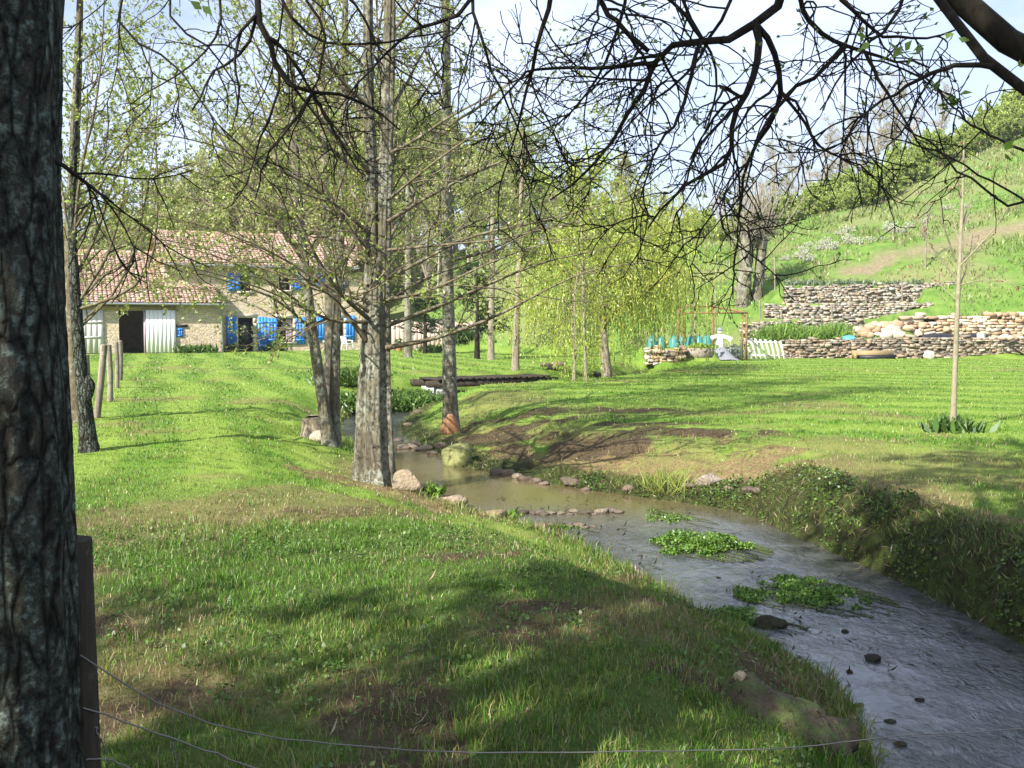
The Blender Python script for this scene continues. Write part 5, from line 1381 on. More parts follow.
for px, Y, s, k in (                                              # behind the barn and the house
    (20, 84, 1.15, 'leaf'), (62, 92, .8, 'leaf2'), (95, 88, .72, 'leaf'), (128, 80, .78, 'leaf2'), (150, 95, .86, 'leaf'), (172, 84, .95, 'leaf2'), (195, 92, 1.1, 'leaf'), (214, 80, .9, 'leaf2'),
    (236, 88, 1.15, 'leaf'), (258, 79, .95, 'leaf2'), (280, 93, 1.2, 'leaf'), (302, 82, 1.0, 'leaf'), (324, 90, 1.1, 'leaf2'), (346, 80, .95, 'leaf'), (366, 92, 1.15, 'leaf'), (388, 80, .8, 'leaf2'),
    (408, 88, 1.05, 'leaf'), (428, 78, .8, 'bare2'), (446, 90, 1.0, 'leaf'), (470, 82, .85, 'leaf2'), (492, 95, .95, 'bare'), (512, 84, .8, 'leaf'), (534, 92, .85, 'leaf2'), (556, 84, .75, 'bare'),
    (580, 96, .8, 'leaf'), (602, 86, .7, 'leaf2'), (628, 94, .75, 'leaf'), (652, 88, .66, 'bare2'), (672, 98, .75, 'leaf2'), (692, 92, .6, 'bare'), (710, 100, .62, 'leaf'),
    (110, 104, .9, 'bare'), (185, 106, 1.1, 'bare'), (265, 108, 1.2, 'bare'), (335, 105, 1.2, 'bare2'), (415, 108, 1.1, 'bare'), (480, 106, 1.0, 'bare2'), (545, 108, .9, 'leaf'), (615, 106, .9, 'bare'),
    (84, 78, .66, 'leaf2'), (140, 76, .66, 'leaf'), (160, 88, .8, 'leaf2'), (183, 77, .8, 'leaf'), (205, 84, 1.0, 'leaf2'), (225, 94, 1.2, 'leaf'), (247, 83, 1.0, 'leaf'), (269, 78, .9, 'leaf'), (291, 86, 1.1, 'leaf2'), (313, 95, 1.2, 'leaf'),
    (335, 77, .9, 'leaf'), (357, 86, 1.1, 'leaf2'), (377, 80, .95, 'leaf'), (398, 93, 1.1, 'leaf'), (418, 82, .9, 'leaf2'), (438, 76, .7, 'leaf'), (458, 86, .95, 'leaf'), (481, 78, .75, 'leaf'), (502, 88, .9, 'leaf2'), (523, 78, .7, 'leaf'), (545, 98, .9, 'leaf'), (568, 78, .65, 'leaf2'),
    (591, 90, .8, 'leaf'), (640, 84, .65, 'leaf'), (665, 92, .7, 'leaf'), (684, 86, .6, 'leaf2'),
    (100, 98, .95, 'bare'), (120, 92, .95, 'leaf2'), (145, 99, 1.0, 'bare'), (170, 96, 1.1, 'leaf'), (200, 100, 1.2, 'bare'), (230, 99, 1.3, 'leaf2'), (255, 98, 1.3, 'bare'), (285, 101, 1.35, 'leaf'), (310, 100, 1.3, 'bare'), (345, 98, 1.3, 'leaf'), (370, 101, 1.35, 'bare'), (395, 99, 1.25, 'leaf2'), (425, 97, 1.2, 'bare'), (455, 100, 1.2, 'leaf'), (490, 102, 1.2, 'bare'), (520, 98, 1.1, 'leaf2'), (550, 103, 1.1, 'bare'), (580, 104, 1.0, 'leaf'), (610, 100, .95, 'bare'), (640, 104, .9, 'leaf2'),
    (88, 86, .95, 'leaf'), (108, 82, .8, 'leaf2'), (132, 89, .95, 'leaf'), (155, 80, .8, 'leaf'), (178, 91, 1.05, 'leaf2'), (208, 88, 1.15, 'leaf'), (240, 92, 1.2, 'leaf'), (272, 88, 1.2, 'leaf2'), (304, 90, 1.2, 'leaf'), (338, 84, 1.05, 'leaf'), (372, 88, 1.15, 'leaf2'), (405, 84, 1.1, 'leaf'), (440, 84, 1.1, 'leaf'), (470, 92, 1.1, 'leaf2'), (505, 80, 1.0, 'leaf'), (530, 88, 1.2, 'leaf'), (575, 92, 1.3, 'leaf2'), (620, 96, 1.3, 'leaf'),
    (-60, 90, 1.1, 'leaf'), (-140, 84, 1.1, 'leaf2'), (-220, 92, 1.1, 'leaf')):
    s *= 1.0 if px < 420 else .80 if px < 500 else .60 if px < 560 else .50
    putpx(k, px, Y, s)
for px, Y, s, k in (                                              # skyline of the meadow hill
    (722, 88, .55, 'bare2'), (738, 96, .65, 'bare'), (756, 92, .55, 'bare2'), (772, 100, .7, 'bare'), (790, 94, .55, 'bare'), (806, 102, .65, 'bare2'), (822, 106, .75, 'bare'), (842, 104, .7, 'bare'),
    (858, 110, .8, 'bare2'), (874, 112, .8, 'bare'), (890, 110, .75, 'bare'), (908, 116, .75, 'bare2'), (935, 112, .6, 'bare'), (1000, 118, .34, 'leaf'), (1030, 112, .36, 'leaf'), (1080, 110, .5, 'leaf2'), (1130, 112, .6, 'leaf')):
    putpx(k, px, Y, s)
for px, Y, s in ((735, 84, .7), (752, 82, .55), (770, 86, .65), (788, 88, .7), (806, 90, .75), (822, 88, .8), (838, 92, .9), (852, 90, .95), (866, 94, 1.0), (880, 91, .9), (894, 96, 1.05), (908, 94, .95), (922, 99, 1.1), (940, 98, .9),
                 (962, 98, 1.0), (978, 101, 1.15), (994, 97, 1.1), (1010, 100, 1.25), (1028, 96, 1.1), (1050, 98, 1.2), (1085, 96, 1.2), (845, 84, .6), (700, 78, .6), (688, 84, .7), (662, 76, .6), (636, 82, .6), (560, 80, .6), (530, 78, .5), (720, 76, .45)):
    putpx('bush', px, Y, s)
# low blossoming shrubs in drifts on the meadow
def blossom():
    r = thing('blossom_shrub', 'low shrub covered in white blossom on the hill meadow', 'shrub', (0, 0, -400), 0, 'white blossoming shrubs on the hill meadow')
    P = np.zeros((14, 5, 3)); d = norm(np.c_[rng.normal(0, .6, (14, 2)), np.full(14, .7)])
    for i in range(5): P[:, i] = d * i * .28 + rng.normal(0, .03, (14, 3))
    m = MB(); m.tubes(P, np.full((14, 5), .015), 4); A, AR = spawn(P, np.full((14, 5), .015), 6, .2, 1, 45, 12, .6, 4, .1); m.tubes(A, AR, 3); m.build('crown', M_bgtwig, r, False)
    q, dd = along(A, 12, .1, 1); l = MB(); l.leaves(q, .085, pal(len(q), [(.78, .78, .74), (.7, .72, .64), (.25, .3, .1)], [.30, .25, .45]), .8); l.build('blossom', M_blossom, r)
    return r
protos['bl'] = blossom()
for x0, y0, x1, y1, n in ((790, 262, 850, 240, 12), (862, 246, 912, 226, 10), (905, 228, 985, 200, 5), (812, 248, 848, 232, 6)):
    for t in np.linspace(0, 1, n):
        q = march(x0 + (x1 - x0) * t + rng.normal(0, 4), y0 + (y1 - y0) * t + rng.normal(0, 3), 56, 150)
        put('bl', q[0], q[1], rng.uniform(.28, .55))
# two young planted trees on the meadow
for px, py, top, lab in ((925, 268, 200, 'thin young tree planted on the hill meadow left of the sapling stem'), (662 + 300, 262, 205, 'thin young tree with reddish buds higher on the hill meadow')):
    q = march(px, py, 56, 140); h = (py - top) / F * q[1]
    r = thing('young_tree', lab, 'tree', q)
    P = np.array([[0, 0, -.2], [.03, 0, h * .5], [0, 0, h]]); m = MB(); m.tubes(resample(P, 8), np.linspace(.06, .015, 8), 7); m.build('trunk', M_wood, r, True)
    A, AR = spawn(resample(P, 12)[None], np.full((1, 12), .03), 16, .35, 1, 40, 10, 1.3, 6, .1, (0, 0, .06), .6, .4, .3, .01); B2, BR = spawn(A, AR, 5, .2, 1, 40, 10, .5, 4, .1)
    m = MB(); m.tubes(A, AR, 4); m.tubes(B2, BR, 3); m.build('crown', M_bgtwig, r)
    u, d = along(B2, 3, .3, 1); l = MB(); l.leaves(u, .09, pal(len(u), [(.25, .10, .07), (.5, .48, .4), (.18, .17, .07)]), .6); l.build('foliage', M_leaf, r)

# leafy tree standing behind the photographer: its shade lies over the near bank
sh = bg_proto('shade_tree', 'leafy tree behind the photographer, shading the near bank', 10.5, SPRING, 14, .16, (-7.2, -2.3, -.1), 44, 4.8, 7, 5, t0=.26, trunk_r=.24, cover=.42, ang=62)
sh2 = dup(sh, (-4.0, -3.6, -.1), 2.1, (1.0, 1.0, .92), 'second leafy tree behind the photographer, nearer the stream')

# ------------------------------------------------------------------ rocks and stumps on the banks
def rock(px, py, Y, size, label, seed, col=(.36, .29, .21), sink=.35, name='rock', sub=3, group=None, mat=None, rough=.35, z=None):
    p = at(px, py, Y) if Y else atz(px, py, WZ)
    zz = max(H1(p[0], p[1]), WZ - .005) if z is None else z
    v, f = rock_arrays(size, seed, sub, rough)
    return tag(MB().add(v, f, np.asarray(col) * .62).build(name, mat or M_rock, None, False, loc=(p[0], p[1], zz + size[2] * (1 - 2 * sink))), label, 'rock', group)
rock(407, 490, 13.0, (.24, .2, .17), 'domed pale rock on the bank at the foot of the largest alder', 301, (.40, .32, .22), .2)
rock(450, 506, 12.3, (.22, .14, .10), 'broken pale rock at the water edge between the domed rock and the flat one', 302, (.42, .33, .23), .2)
rock(492, 524, 11.5, (.24, .15, .085), 'flat sandy brown rock on the left bank beside a green sprig', 303, (.38, .28, .17), .2)
rock(457, 459, 16.1, (.30, .28, .26), 'large mossy yellow green boulder on the far bank of the pool', 304, (.30, .31, .12), .25)
for i, (px, py, Y, s) in enumerate(((404, 441, 18.2, .2), (414, 438, 18.6, .24), (424, 443, 18.0, .26), (434, 447, 17.4, .18), (442, 440, 17.9, .2), (412, 444, 18.3, .16), (398, 436, 19.4, .15), (448, 450, 16.9, .18), (408, 425, 21.8, .18), (418, 414, 24.6, .2),
                                    (498, 470, 15.1, .22), (508, 471, 15.0, .2), (518, 476, 14.7, .16), (526, 479, 14.5, .2), (536, 481, 14.3, .16), (545, 484, 14.1, .14), (568, 484, 14.0, .2), (575, 487, 13.9, .15), (585, 490, 13.6, .12), (628, 494, 13.3, .14), (672, 490, 13.2, .15), (690, 497, 12.9, .14), (728, 500, 12.5, .13), (748, 504, 12.2, .17), (757, 506, 12.0, .14))):
    s *= .72; rock(px, py, Y, (s, s * .7, s * .5), 'small brown stone of the rubble along the far water edge', 320 + i, pal(1, [(.26, .20, .14), (.22, .165, .12), (.33, .26, .19), (.18, .145, .105)])[0], .35, 'bank_stone', 2, 'stones along the far water edge')
rock(709, 480, 13.0, (.22, .14, .09), 'pale flat rock standing out of the dry grass on the right bank', 350, (.42, .35, .27), .1)
rock(770, 660, 6.9, (.11, .06, .045), 'small pale stone on the near bank edge beside the grass lip', 351, (.40, .37, .32), .1)
rock(770, 541 + 85, None, (.14, .10, .06), 'dark weedy clod at the water edge right of the near bank', 352, (.05, .05, .025), .3)
for i, (px, py, s) in list(enumerate(((872, 660, .10), (705, 628 + 30, .05), (845, 632, .05), (842, 700, .06), (826, 686, .07), (800, 640, .05), (858, 706, .06), (812, 658, .06), (900, 745, .06), (905, 690, .05), (890, 722, .05), (730, 570, .05), (718, 578, .04), (760, 590, .05), (850, 672, .05), (835, 706, .06), (920, 700, .05), (610, 540, .06), (598, 552, .05), (632, 532, .06), (580, 540, .06), (655, 570, .04), (640, 556, .05))))[::2]:
    s *= .5; rock(px, py, None, (s * 1.4, s, s * .75), 'small dark stone breaking the surface of the near stream', 400 + i, pal(1, [(.05, .042, .03), (.08, .065, .045), (.06, .06, .035)])[0], .35, 'stream_stone', 2, 'dark stones in the stream')
# two lines of stones across the stream at the tail of the pool
for i, (px, py) in enumerate([(524 + k * 7.2 + rng.normal(0, 1.5), 514 + rng.normal(0, .8) - k * .05) for k in range(14)] + [(522 + k * 8 + rng.normal(0, 2), 527 + rng.normal(0, 1.0) - k * .1) for k in range(10)]):
    s = rng.uniform(.035, .075)
    rock(px, py, None, (s * 1.5, s, s * .6), 'stone of the low sill across the tail of the pool', 450 + i, pal(1, [(.20, .16, .12), (.30, .25, .18), (.12, .10, .07)])[0], .3, 'sill_stone', 2, 'stones in a line across the tail of the pool')
# stones along the far channel under the willow
for i, (px, py, Y) in enumerate(((538, 377, 35), (552, 372, 38), (560, 377, 36), (548, 382, 34), (574, 380, 35), (600, 381, 37), (612, 379, 38.5), (622, 376, 40), (632, 373, 41.5), (640, 369, 43), (545, 366, 40), (556, 368, 40.5), (596, 374, 40))):
    p = at(px, py, Y); s = rng.uniform(.18, .36); v, f = rock_arrays((s, s * .7, s * .5), 500 + i, 2)
    tag(MB().add(v, f, pal(1, [(.20, .15, .11), (.14, .11, .08), (.25, .2, .15)])[0]).build('channel_stone', M_rock, None, False, loc=(p[0], Y, H1(p[0], Y) + .08)), 'rough stone lining the far channel beneath the willow', 'rock', 'stones lining the far channel')

def stump():
    p = base_pt(315, 432, 17.0, .05); r = thing('sawn_stump', 'short sawn stump with a pale cut top beside the two leaning alder stems', 'stump', p)
    P = np.array([[0, 0, 0], [-.02, 0, .2], [-.05, -.02, .40]]); m = stem_mesh(resample(P, 10), np.linspace(.21, .16, 10), 14, .08, .12, 7, .3, 16); m.build('trunk', M_pale, r, True)
    th = np.arange(14) * 2 * np.pi / 14; c = np.array([-.05, -.02, .43]); V = np.vstack([c + np.stack([.155 * np.cos(th), .155 * np.sin(th), -.02 * np.sin(th)], -1), c + [0, 0, .012]])
    MB().add(V, [[i, (i + 1) % 14, 14] for i in range(14)]).build('cut_face', M_cutpale, r)
    v, f = rock_arrays((.2, .16, .13), 33, 2); tag(MB().add(v, f, (.45, .38, .28)).build('rock', M_rock, None, False, loc=(p[0] + .12, p[1] - .25, p[2] + .08)), 'pale rubble stone at the foot of the sawn stump', 'rock')
stump()

def near_stump():
    """mossy earth covered stump in the near bank, its tip a pale lump whose colour paints in a sunfleck"""
    p = at(770, 712, 4.75); z = H1(p[0], p[1])
    r = thing('mossy_stump', 'mossy dirt covered stump with a tip coloured pale for sunlight on the near bank', 'stump', (p[0], p[1], z))
    v, f = ICO[4]; v = v.copy()
    apex = np.array([-.08, 0]); rr = np.linalg.norm(v[:, :2], axis=1)
    zz = .29 * np.clip(1 - rr, 0, 1) ** .95 * (v[:, 2] > -.2)
    V = np.c_[v[:, 0] * .36 + (zz / .29) * -.13, v[:, 1] * .27, np.where(v[:, 2] > 0, zz, -.08)]
    ang = np.arctan2(v[:, 1], v[:, 0]); V[:, :2] *= (1 + .16 * np.cos(ang * 3 + .6) + .08 * np.cos(ang * 7))[:, None]
    V += (np.stack([fbm(V * 9 + k * 5, 3, 6 + k) for k in range(3)], -1) - .5) * [.06, .06, .09]
    n = fbm(V * 30, 3, 3); col = np.where((n > .52)[:, None], [[.085, .105, .035]], [[.085, .066, .042]]) * (.7 + .9 * fbm(V * 40, 2, 8))[:, None]
    MB().add(V, f, col).build('trunk', M_rock, r, True)
    i = rng.integers(0, len(V), 700); i = i[V[i, 2] > .0]; l = MB(); l.leaves(V[i] + [0, 0, .004], rng.uniform(.012, .04, len(i)), pal(len(i), [(.08, .13, .025), (.12, .10, .05), (.06, .05, .03), (.22, .18, .11), (.1, .16, .03)]), .45, .6); tag(l.build('moss', M_weed, r), kind='stuff')
    v, f = rock_arrays((.036, .03, .045), 77, 3); MB().add(v * [1, 1, .8] + [-.15, -.02, .255], f).build('sunlit_tip', M_tip, r)
near_stump()

# ------------------------------------------------------------------ watercress and bank plants
def cress(label, cx, cy, rx, ry, n, hmax=.16, seed=0):
    c = atz(cx, cy, WZ); m = MB()
    a = rng.uniform(0, 6.28, n); q = np.sqrt(rng.uniform(0, 1, n))
    x = rx * q * np.cos(a); y = ry * q * np.sin(a); k = fb2(x + seed, y, .16, 3, seed) * 1.5 + .5 * (1 - q) > .92 + rng.normal(0, .05, n)
    x, y, q = x[k], y[k], q[k]
    ns = max(6, n // 160); sa = rng.uniform(0, 6.28, ns); sx_, sy_ = rx * np.cos(sa) * .8, ry * np.sin(sa) * .8   # trailing stems
    SP_ = np.stack([np.stack([sx_ + np.linspace(0, .22, 6)[i] + rng.normal(0, .012, ns), sy_ - np.linspace(0, .30, 6)[i] + rng.normal(0, .012, ns), np.full(ns, .006)], -1) for i in range(6)], 1)
    m.tubes(SP_, np.full((ns, 6), .003), 4, np.repeat([[.07, .09, .03]], ns, 0)); tq, td = along(SP_, 9, 0, 1); m.leaves(tq, .022, pal(len(tq), [(.075, .15, .018), (.05, .09, .015), (.10, .12, .04)]), .7, .8)
    z = .004 + hmax * .75 * np.clip(1 - q, 0, 1) ** .7 * rng.uniform(.05, 1, len(x)) ** 1.5 * (.2 + 1.6 * fb2(x, y, .12, 2, 5))
    m.leaves(np.c_[x, y, z], .030 * rng.uniform(.6, 1.3, len(x)), pal(len(x), [(.075, .16, .018), (.11, .21, .025), (.05, .11, .015), (.15, .25, .04)]), .75, .7)
    tag(m.build('watercress_patch', M_weed, None, False, loc=(c[0], c[1], WZ)), label, 'water plant')
cress('large raised island of bright green watercress in midstream', 699, 545, .55, .60, 11000, .17, 1)
cress('long low raft of watercress pointing down the stream', 812, 593, .46, .55, 8000, .05, 2)
cress('thin small watercress patch left of the long raft', 752, 594, .17, .30, 1500, .04, 3)
cress('sparse watercress at the upstream tip of the raised island', 672, 519, .34, .3, 700, .07, 4)
cress('small green sprig of watercress alone in the riffle', 651, 511, .07, .1, 60, .07, 5)
cress('dark green weedy clump against the grass lip of the near bank', 742, 618, .26, .22, 1500, .12, 6)
cress('low weed at the left end of the stone sill', 556, 528, .3, .14, 260, .05, 7)
p = at(508, 515, 11.7); tuft_plant('bank_plant', (p[0], p[1], H1(p[0], p[1])), 'fresh green sprig beside the flat brown rock', 'plant', 60, .26, .16, [(.12, .22, .03), (.16, .27, .04)], None, .09)
p = at(432, 492, 13.0); tuft_plant('bank_plant', (p[0], p[1], max(H1(p[0], p[1]), WZ)), 'small green sprig right of the domed rock', 'plant', 30, .22, .12, [(.12, .22, .03), (.16, .27, .04)], None, .09)
p = at(668, 482, 13.05); tuft_plant('grass_tussock', (p[0], p[1], H1(p[0], p[1])), 'bright yellow green tussock standing at the water edge of the right bank', 'plant', 260, .42, .30, [(.26, .30, .07), (.20, .26, .04)], None, .012, M_blade, False)
for i, (px, py, Y, s, lab) in enumerate(((395, 392, 26.6, .75, 'dense green plant on the left bank just below the footbridge'), (410, 388, 28.2, .8, 'dark green bushy plant at the left end of the footbridge'), (352, 405, 25.5, .8, 'green bank plant seen between the leaning alder and the largest alder'), (348, 395, 28, .9, 'taller dark green bank plant behind the two leaning stems'), (420, 395, 27.4, .6, 'low bright green plant at the water edge under the footbridge'))):
    p = at(px, py, Y); tuft_plant('bank_plant', (p[0], p[1], max(H1(p[0], p[1]), WZ)), lab, 'plant', 1100, s * .62, s * .95, [(.07, .14, .02), (.11, .19, .03), (.045, .09, .015)], None, .045)

# ------------------------------------------------------------------ grass: blades nobody could count
def blades(x, y, z, h, w, col, lean=.45):
    n = len(x); a = rng.uniform(0, 6.283, n); l = h * rng.uniform(.1, 1.0, n) * lean; b = rng.uniform(0, 6.283, n)
    px, py = np.cos(a) * w / 2, np.sin(a) * w / 2; lx, ly = np.cos(b) * l, np.sin(b) * l
    base = np.stack([x, y, z - .006], -1)
    V = np.empty((n, 5, 3))
    V[:, 0] = base - np.stack([px, py, 0 * px], -1); V[:, 1] = base + np.stack([px, py, 0 * px], -1)
    mid = base + np.stack([lx * .4, ly * .4, h * .6], -1)
    V[:, 2] = mid + np.stack([px, py, 0 * px], -1) * .75; V[:, 3] = mid - np.stack([px, py, 0 * px], -1) * .75
    V[:, 4] = base + np.stack([lx, ly, h * (1 - .25 * (l / np.maximum(h, 1e-6)))], -1)
    i = np.arange(n)[:, None] * 5
    return V.reshape(-1, 3), i + np.array([[0, 1, 2, 3]]), i + np.array([[3, 2, 4]]), np.repeat(col, 5, 0)

def grass_field(name, regions, label=None):
    m = MB()
    for (y0, y1, dens, h0, w0, xm) in regions:
        A = (y1 - y0) * xm * (y0 + y1) ; n = int(A * dens)
        # uniform over the wedge |x| < xm*y
        y = np.sqrt(rng.uniform(y0 ** 2, y1 ** 2, n)); x = rng.uniform(-1, 1, n) * xm * y
        d, right = stream(x, y)
        k = d > .03; x, y, d, right = x[k], y[k], d[k], right[k]
        if y0 > 30: k = (hill(x, y) < .3) & ~((y > 49.6) & (x > 8)); x, y, d, right = x[k], y[k], d[k], right[k]
        dirt, straw, meadow, bank, path, n3 = masks(x, y, d, right)
        clump = fb2(x, y, .13, 2, 88); thick = fb2(x, y, 1.6, 3, 99)
        p = (1 - .80 * dirt) * np.clip(.25 + 1.5 * (clump - .2), 0, 1) * (1 - bank * (right * .75)) * (1 - .6 * straw)
        k = rng.random(len(x)) < p
        x, y, d, right, straw, clump, thick, dirt, n3 = (q[k] for q in (x, y, d, right, straw, clump, thick, dirt, n3))
        z, d, right = hgt(x, y, True)
        lip = sstep(d, .7, .1) * (~right)                       # uncut fringe on the near lip
        h = h0 * rng.uniform(.45, 1.25, len(x)) * (.55 + 1.0 * thick) * (1 + 1.5 * lip) * (1 + .8 * sstep(clump, .6, .8))
        c = pal(len(x), GREENS, None, .2)
        yel = (fb2(x, y, .9, 3, 123) > .54) & (rng.random(len(x)) < .35); c[yel] = pal(int(yel.sum()), [(.22, .25, .055), (.27, .28, .075)], None, .15)
        st = rng.random(len(x)) < np.clip(straw * .85 + .05 + dirt * .35 + .14 * sstep(fb2(x, y, .35, 3, 222), .55, .68) * (y < 9), 0, 1); c[st] = pal(int(st.sum()), STRAWC, None, .2)
        sp = strips(x, y, right) * sstep(y, 8, 12); c = c * (.9 - .52 * sp[:, None]) + np.array([.21, .295, .050]) * .62 * sp[:, None]; h = h * (1 - .25 * sp)
        v, f4, f3, cc = blades(x, y, z, h, w0 * rng.uniform(.7, 1.3, len(x)), c, .75)
        m.V.append(v); m.C.append(cc); m.F4.append(f4 + m.n); m.F3.append(f3 + m.n); m.n += len(v)
    o = m.build(name, M_blade); return tag(o, label, None, None, 'stuff')
grass_field('grass', [(2.9, 5.5, 6200, .044, .0040, .66), (5.5, 8.5, 4000, .041, .0046, .62), (8.5, 13, 1500, .040, .0065, .60), (13, 20, 560, .042, .011, .58), (20, 34, 190, .042, .018, .56), (34, 62, 62, .042, .034, .56)])

def meadow():
    m = MB(); n = 46000; Y = rng.uniform(54, 108, n); X = rng.uniform(-.06, .66, n) * Y
    hz = hill(X, Y); k = (hz > .35) & ~((Y < 59.5) & (X > 11.5) & (X < 24)); X, Y = X[k], Y[k]
    k = (seg_dist(X, Y, HPATH) > 1.3) & (fb2(X, Y, 2.6, 3, 5) > .40); X, Y = X[k], Y[k]
    tall = fb2(X, Y, 5, 3, 17)
    c = pal(len(X), [(.11, .17, .03), (.15, .21, .04), (.20, .24, .06), (.08, .125, .022)], None, .15)
    dry = (fb2(X, Y, 7, 3, 27) > .56) & (rng.random(len(X)) < .6); c[dry] = pal(int(dry.sum()), [(.26, .23, .12), (.2, .19, .08)])
    v, f4, f3, cc = blades(X, Y, hgt(X, Y), .18 + .5 * np.maximum(tall - .35, 0), np.full(len(X), .07), c, .9)
    m.V.append(v); m.C.append(cc); m.F4.append(f4); m.F3.append(f3); m.n = len(v)
    tag(m.build('meadow_grass', M_blade), None, None, None, 'stuff')
meadow()

def ground_cover():
    """clover and broad leaved weeds low in the near turf, dead stalks between them"""
    m = MB(); n = 2600; y = np.sqrt(rng.uniform(3.0 ** 2, 8.0 ** 2, n)); x = rng.uniform(-.62, .5, n) * y
    d, right = stream(x, y); k = (d > .15) & (~right) & (fb2(x, y, .8, 3, 140) > .50); x, y = x[k], y[k]; z = hgt(x, y)
    for _ in range(6):
        q = np.c_[x + rng.normal(0, .03, len(x)), y + rng.normal(0, .03, len(x)), z + rng.uniform(.01, .05, len(x))]
        m.leaves(q, .024 * rng.uniform(.5, 1.4, len(x)), pal(len(x), [(.07, .14, .02), (.10, .19, .03), (.13, .21, .05), (.06, .11, .025)]), .75, 1.0)
    n = 2200; y = np.sqrt(rng.uniform(3.0 ** 2, 9.0 ** 2, n)); x = rng.uniform(-.62, .5, n) * y; d, right = stream(x, y)
    dirt = masks(x, y, d, right)[0]; k = (d > .1) & (~right) & (rng.random(n) < .15 + dirt); x, y = x[k], y[k]
    m.leaves(np.c_[x, y, hgt(x, y) + rng.uniform(.002, .03, len(x))], rng.uniform(.03, .12, len(x)), pal(len(x), STRAWC), .10, 1.2, np.c_[rng.normal(size=(len(x), 2)), np.zeros(len(x))])
    tag(m.build('ground_cover', M_weed), None, None, None, 'stuff')
ground_cover()

def bank_growth():
    """ivy, moss, trailing grass and roots on the steep right bank and along both edges"""
    m = MB()
    Rr = resample(RP[(RP[:, 1] > 2) & (RP[:, 1] < 14.5)], 4000); n = 16000
    i = rng.integers(1, 3998, n); t = norm(Rr[i + 1] - Rr[i - 1]); nrm = np.c_[t[:, 1], -t[:, 0]]
    off = rng.uniform(.0, .55, n); P = Rr[i] + nrm * off[:, None]; z = hgt(P[:, 0], P[:, 1])
    sel = fb2(P[:, 0], P[:, 1] + off * 0, .38, 3, 151); kind = np.where(sel > .52, 0, np.where(sel > .47, 1, 2))
    k = kind == 0                                              # ivy and broad leaves
    q = np.c_[P[k], z[k] + rng.uniform(0, .09, k.sum())]; m.leaves(q, .032 * rng.uniform(.5, 1.3, k.sum()), pal(k.sum(), [(.03, .06, .012), (.05, .10, .018), (.085, .15, .025), (.12, .19, .03)]), .8, .5)
    k = (kind == 1)                                            # hanging dry grass
    q = np.c_[P[k], z[k] + .03]; dd = np.c_[-nrm[k] * .8, np.full(k.sum(), -.25)]; m.leaves(q, rng.uniform(.05, .12, k.sum()), pal(k.sum(), [(.16, .12, .06), (.11, .075, .035), (.22, .17, .09), (.09, .12, .025), (.07, .05, .025)]), .05, 0, dd, .15)
    k = (kind == 2) & (rng.random(n) < .6)
    q = np.c_[P[k], z[k]]; m.leaves(q, rng.uniform(.04, .11, k.sum()), pal(k.sum(), [(.09, .14, .02), (.14, .18, .04), (.20, .17, .07), (.05, .07, .015)]), .09, 0, np.c_[rng.normal(0, .5, (k.sum(), 2)), np.full(k.sum(), .8)])
    # low plants and debris along every other edge
    for LN, side in ((LP, -1), (RP, 1)):
        S = LN[(LN[:, 1] > 3.5) & (LN[:, 1] < 30)]; Q = resample(S, 5000); n = 9000
        i = rng.integers(1, 4998, n); t = norm(Q[i + 1] - Q[i - 1]); nr = np.c_[t[:, 1], -t[:, 0]] * side
        P = Q[i] + nr * rng.uniform(-.03, .55, n)[:, None]; k = fb2(P[:, 0], P[:, 1], .5, 3, 161) > .5; P = P[k]; z = hgt(P[:, 0], P[:, 1])
        m.leaves(np.c_[P, np.maximum(z, WZ)], rng.uniform(.03, .10, len(P)), pal(len(P), [(.09, .16, .02), (.14, .2, .035), (.24, .19, .1), (.13, .09, .05), (.19, .22, .06)]), .14, 0, np.c_[rng.normal(0, .6, (len(P), 2)), np.full(len(P), .7)])
    # weed strands and twigs caught on the riffle
    n = 520; yy = rng.uniform(5.2, 13, n); xx = rng.uniform(-.2, 4, n); d, _ = stream(xx, yy); k = (d < -.12) & (fb2(xx, yy, .5, 3, 171) > .5); xx, yy = xx[k], yy[k]
    for _ in range(4): m.leaves(np.c_[xx + rng.normal(0, .05, len(xx)), yy + rng.normal(0, .04, len(xx)), np.full(len(xx), WZ + .006)], rng.uniform(.02, .11, len(xx)), pal(len(xx), [(.045, .035, .02), (.06, .08, .02), (.03, .025, .015), (.10, .08, .05)]), .22, 1.5, np.c_[np.full(len(xx), .5), np.full(len(xx), -.6), rng.uniform(0, .25, len(xx))])
    tag(m.build('bank_undergrowth', M_weed), None, None, None, 'stuff')
bank_growth()

# a fallen brown stem trailing from the right bank
P = pl([(990, 578, 7.6), (1012, 586, 7.4), (1040, 600, 7.2), (1080, 604, 7.0)]); tag(MB().tubes(resample(P, 12), np.linspace(.008, .012, 12), 6).build('bramble_stem', M_dkwood, None, True), 'orange brown bramble stem trailing over the right bank', 'branch')

# ------------------------------------------------------------------ spring haze
hz_ = MB(); hz_.box((0, 150, 22), (520, 360, 52)); t = NT('valley_haze')
vol = t.n('VolumePrincipled', {'Color': (.86, .90, .95), 'Density': .0004, 'Anisotropy': .35}); t.t.links.new(vol.outputs[0], t.out.inputs['Volume'])
tag(hz_.build('haze', t.m), kind='stuff')

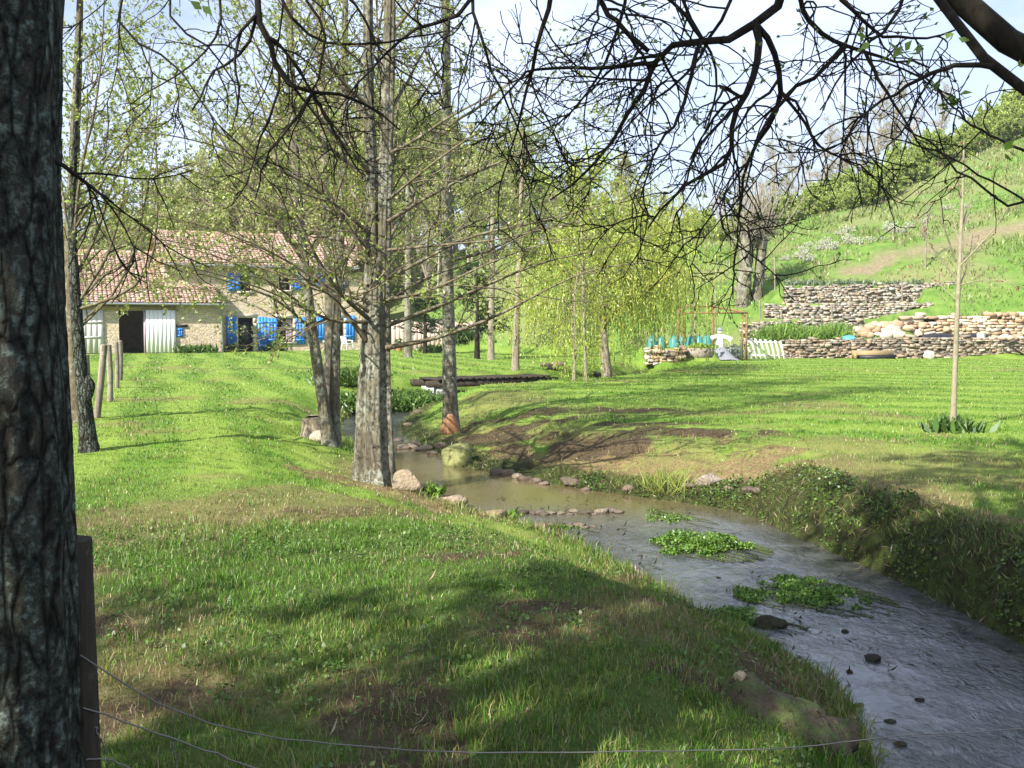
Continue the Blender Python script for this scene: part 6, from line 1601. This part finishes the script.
# ------------------------------------------------------------------ light, sky, camera
EL = math.radians(38); sx, sy = -.66, -.75; q = math.hypot(sx, sy); sx, sy = sx / q, sy / q
sun = bpy.data.lights.new('sun', 'SUN'); sun.energy = 5.0; sun.angle = math.radians(.53); sun.color = (1, .95, .86)
so = bpy.data.objects.new('sun', sun); COL.objects.link(so)
dirn = Vector((-sx * math.cos(EL), -sy * math.cos(EL), -math.sin(EL))); so.rotation_euler = dirn.to_track_quat('-Z', 'Y').to_euler(); so.location = (-20, -22, 25)
w = bpy.data.worlds.new('World'); SC.world = w; w.use_nodes = True; nt = w.node_tree; nt.nodes.clear()
N = nt.nodes.new; Lk = nt.links.new
sky = N('ShaderNodeTexSky'); sky.sky_type = 'NISHITA'; sky.sun_disc = False; sky.sun_elevation = EL; sky.sun_rotation = math.atan2(sx, sy); sky.altitude = 100; sky.air_density = 1.0; sky.dust_density = 2.2; sky.ozone_density = 1.0
tc = N('ShaderNodeTexCoord'); mp = N('ShaderNodeMapping'); mp.inputs['Scale'].default_value = (1, 1, 2.6); Lk(tc.outputs['Generated'], mp.inputs['Vector'])
nz = N('ShaderNodeTexNoise'); nz.inputs['Scale'].default_value = 2.3; nz.inputs['Detail'].default_value = 7; nz.inputs['Roughness'].default_value = .6; Lk(mp.outputs[0], nz.inputs['Vector'])
rp = N('ShaderNodeValToRGB'); rp.color_ramp.elements[0].position = .36; rp.color_ramp.elements[0].color = (.25, .25, .25, 1); rp.color_ramp.elements[1].position = .62; rp.color_ramp.elements[1].color = (.9, .9, .9, 1); Lk(nz.outputs[0], rp.inputs[0])
mx = N('ShaderNodeMix'); mx.data_type = 'RGBA'; Lk(rp.outputs[0], mx.inputs[0]); Lk(sky.outputs[0], mx.inputs[6]); mx.inputs[7].default_value = (5.4, 6.2, 8.2, 1)
bg = N('ShaderNodeBackground'); bg.inputs['Strength'].default_value = .082; Lk(mx.outputs[2], bg.inputs['Color']); wo = N('ShaderNodeOutputWorld'); Lk(bg.outputs[0], wo.inputs['Surface'])

cam = bpy.data.cameras.new('camera'); cam.sensor_width = 36; cam.lens = F / 1024 * 36; cam.clip_end = 2000; cam.clip_start = .05
co = bpy.data.objects.new('camera', cam); COL.objects.link(co); co.location = (0, 0, CAMZ); co.rotation_euler = (math.pi / 2 - PITCH, 0, 0); SC.camera = co

SC.render.engine = 'CYCLES'; SC.cycles.use_denoising = True; SC.cycles.max_bounces = 6; SC.cycles.diffuse_bounces = 3; SC.cycles.transmission_bounces = 3; SC.cycles.glossy_bounces = 3
SC.cycles.volume_bounces = 0; SC.cycles.volume_max_steps = 64; SC.cycles.caustics_reflective = False; SC.cycles.caustics_refractive = False; SC.cycles.sample_clamp_indirect = 6
SC.view_settings.view_transform = 'Standard'; SC.view_settings.look = 'None'; SC.view_settings.exposure = 1.28; SC.view_settings.gamma = 1
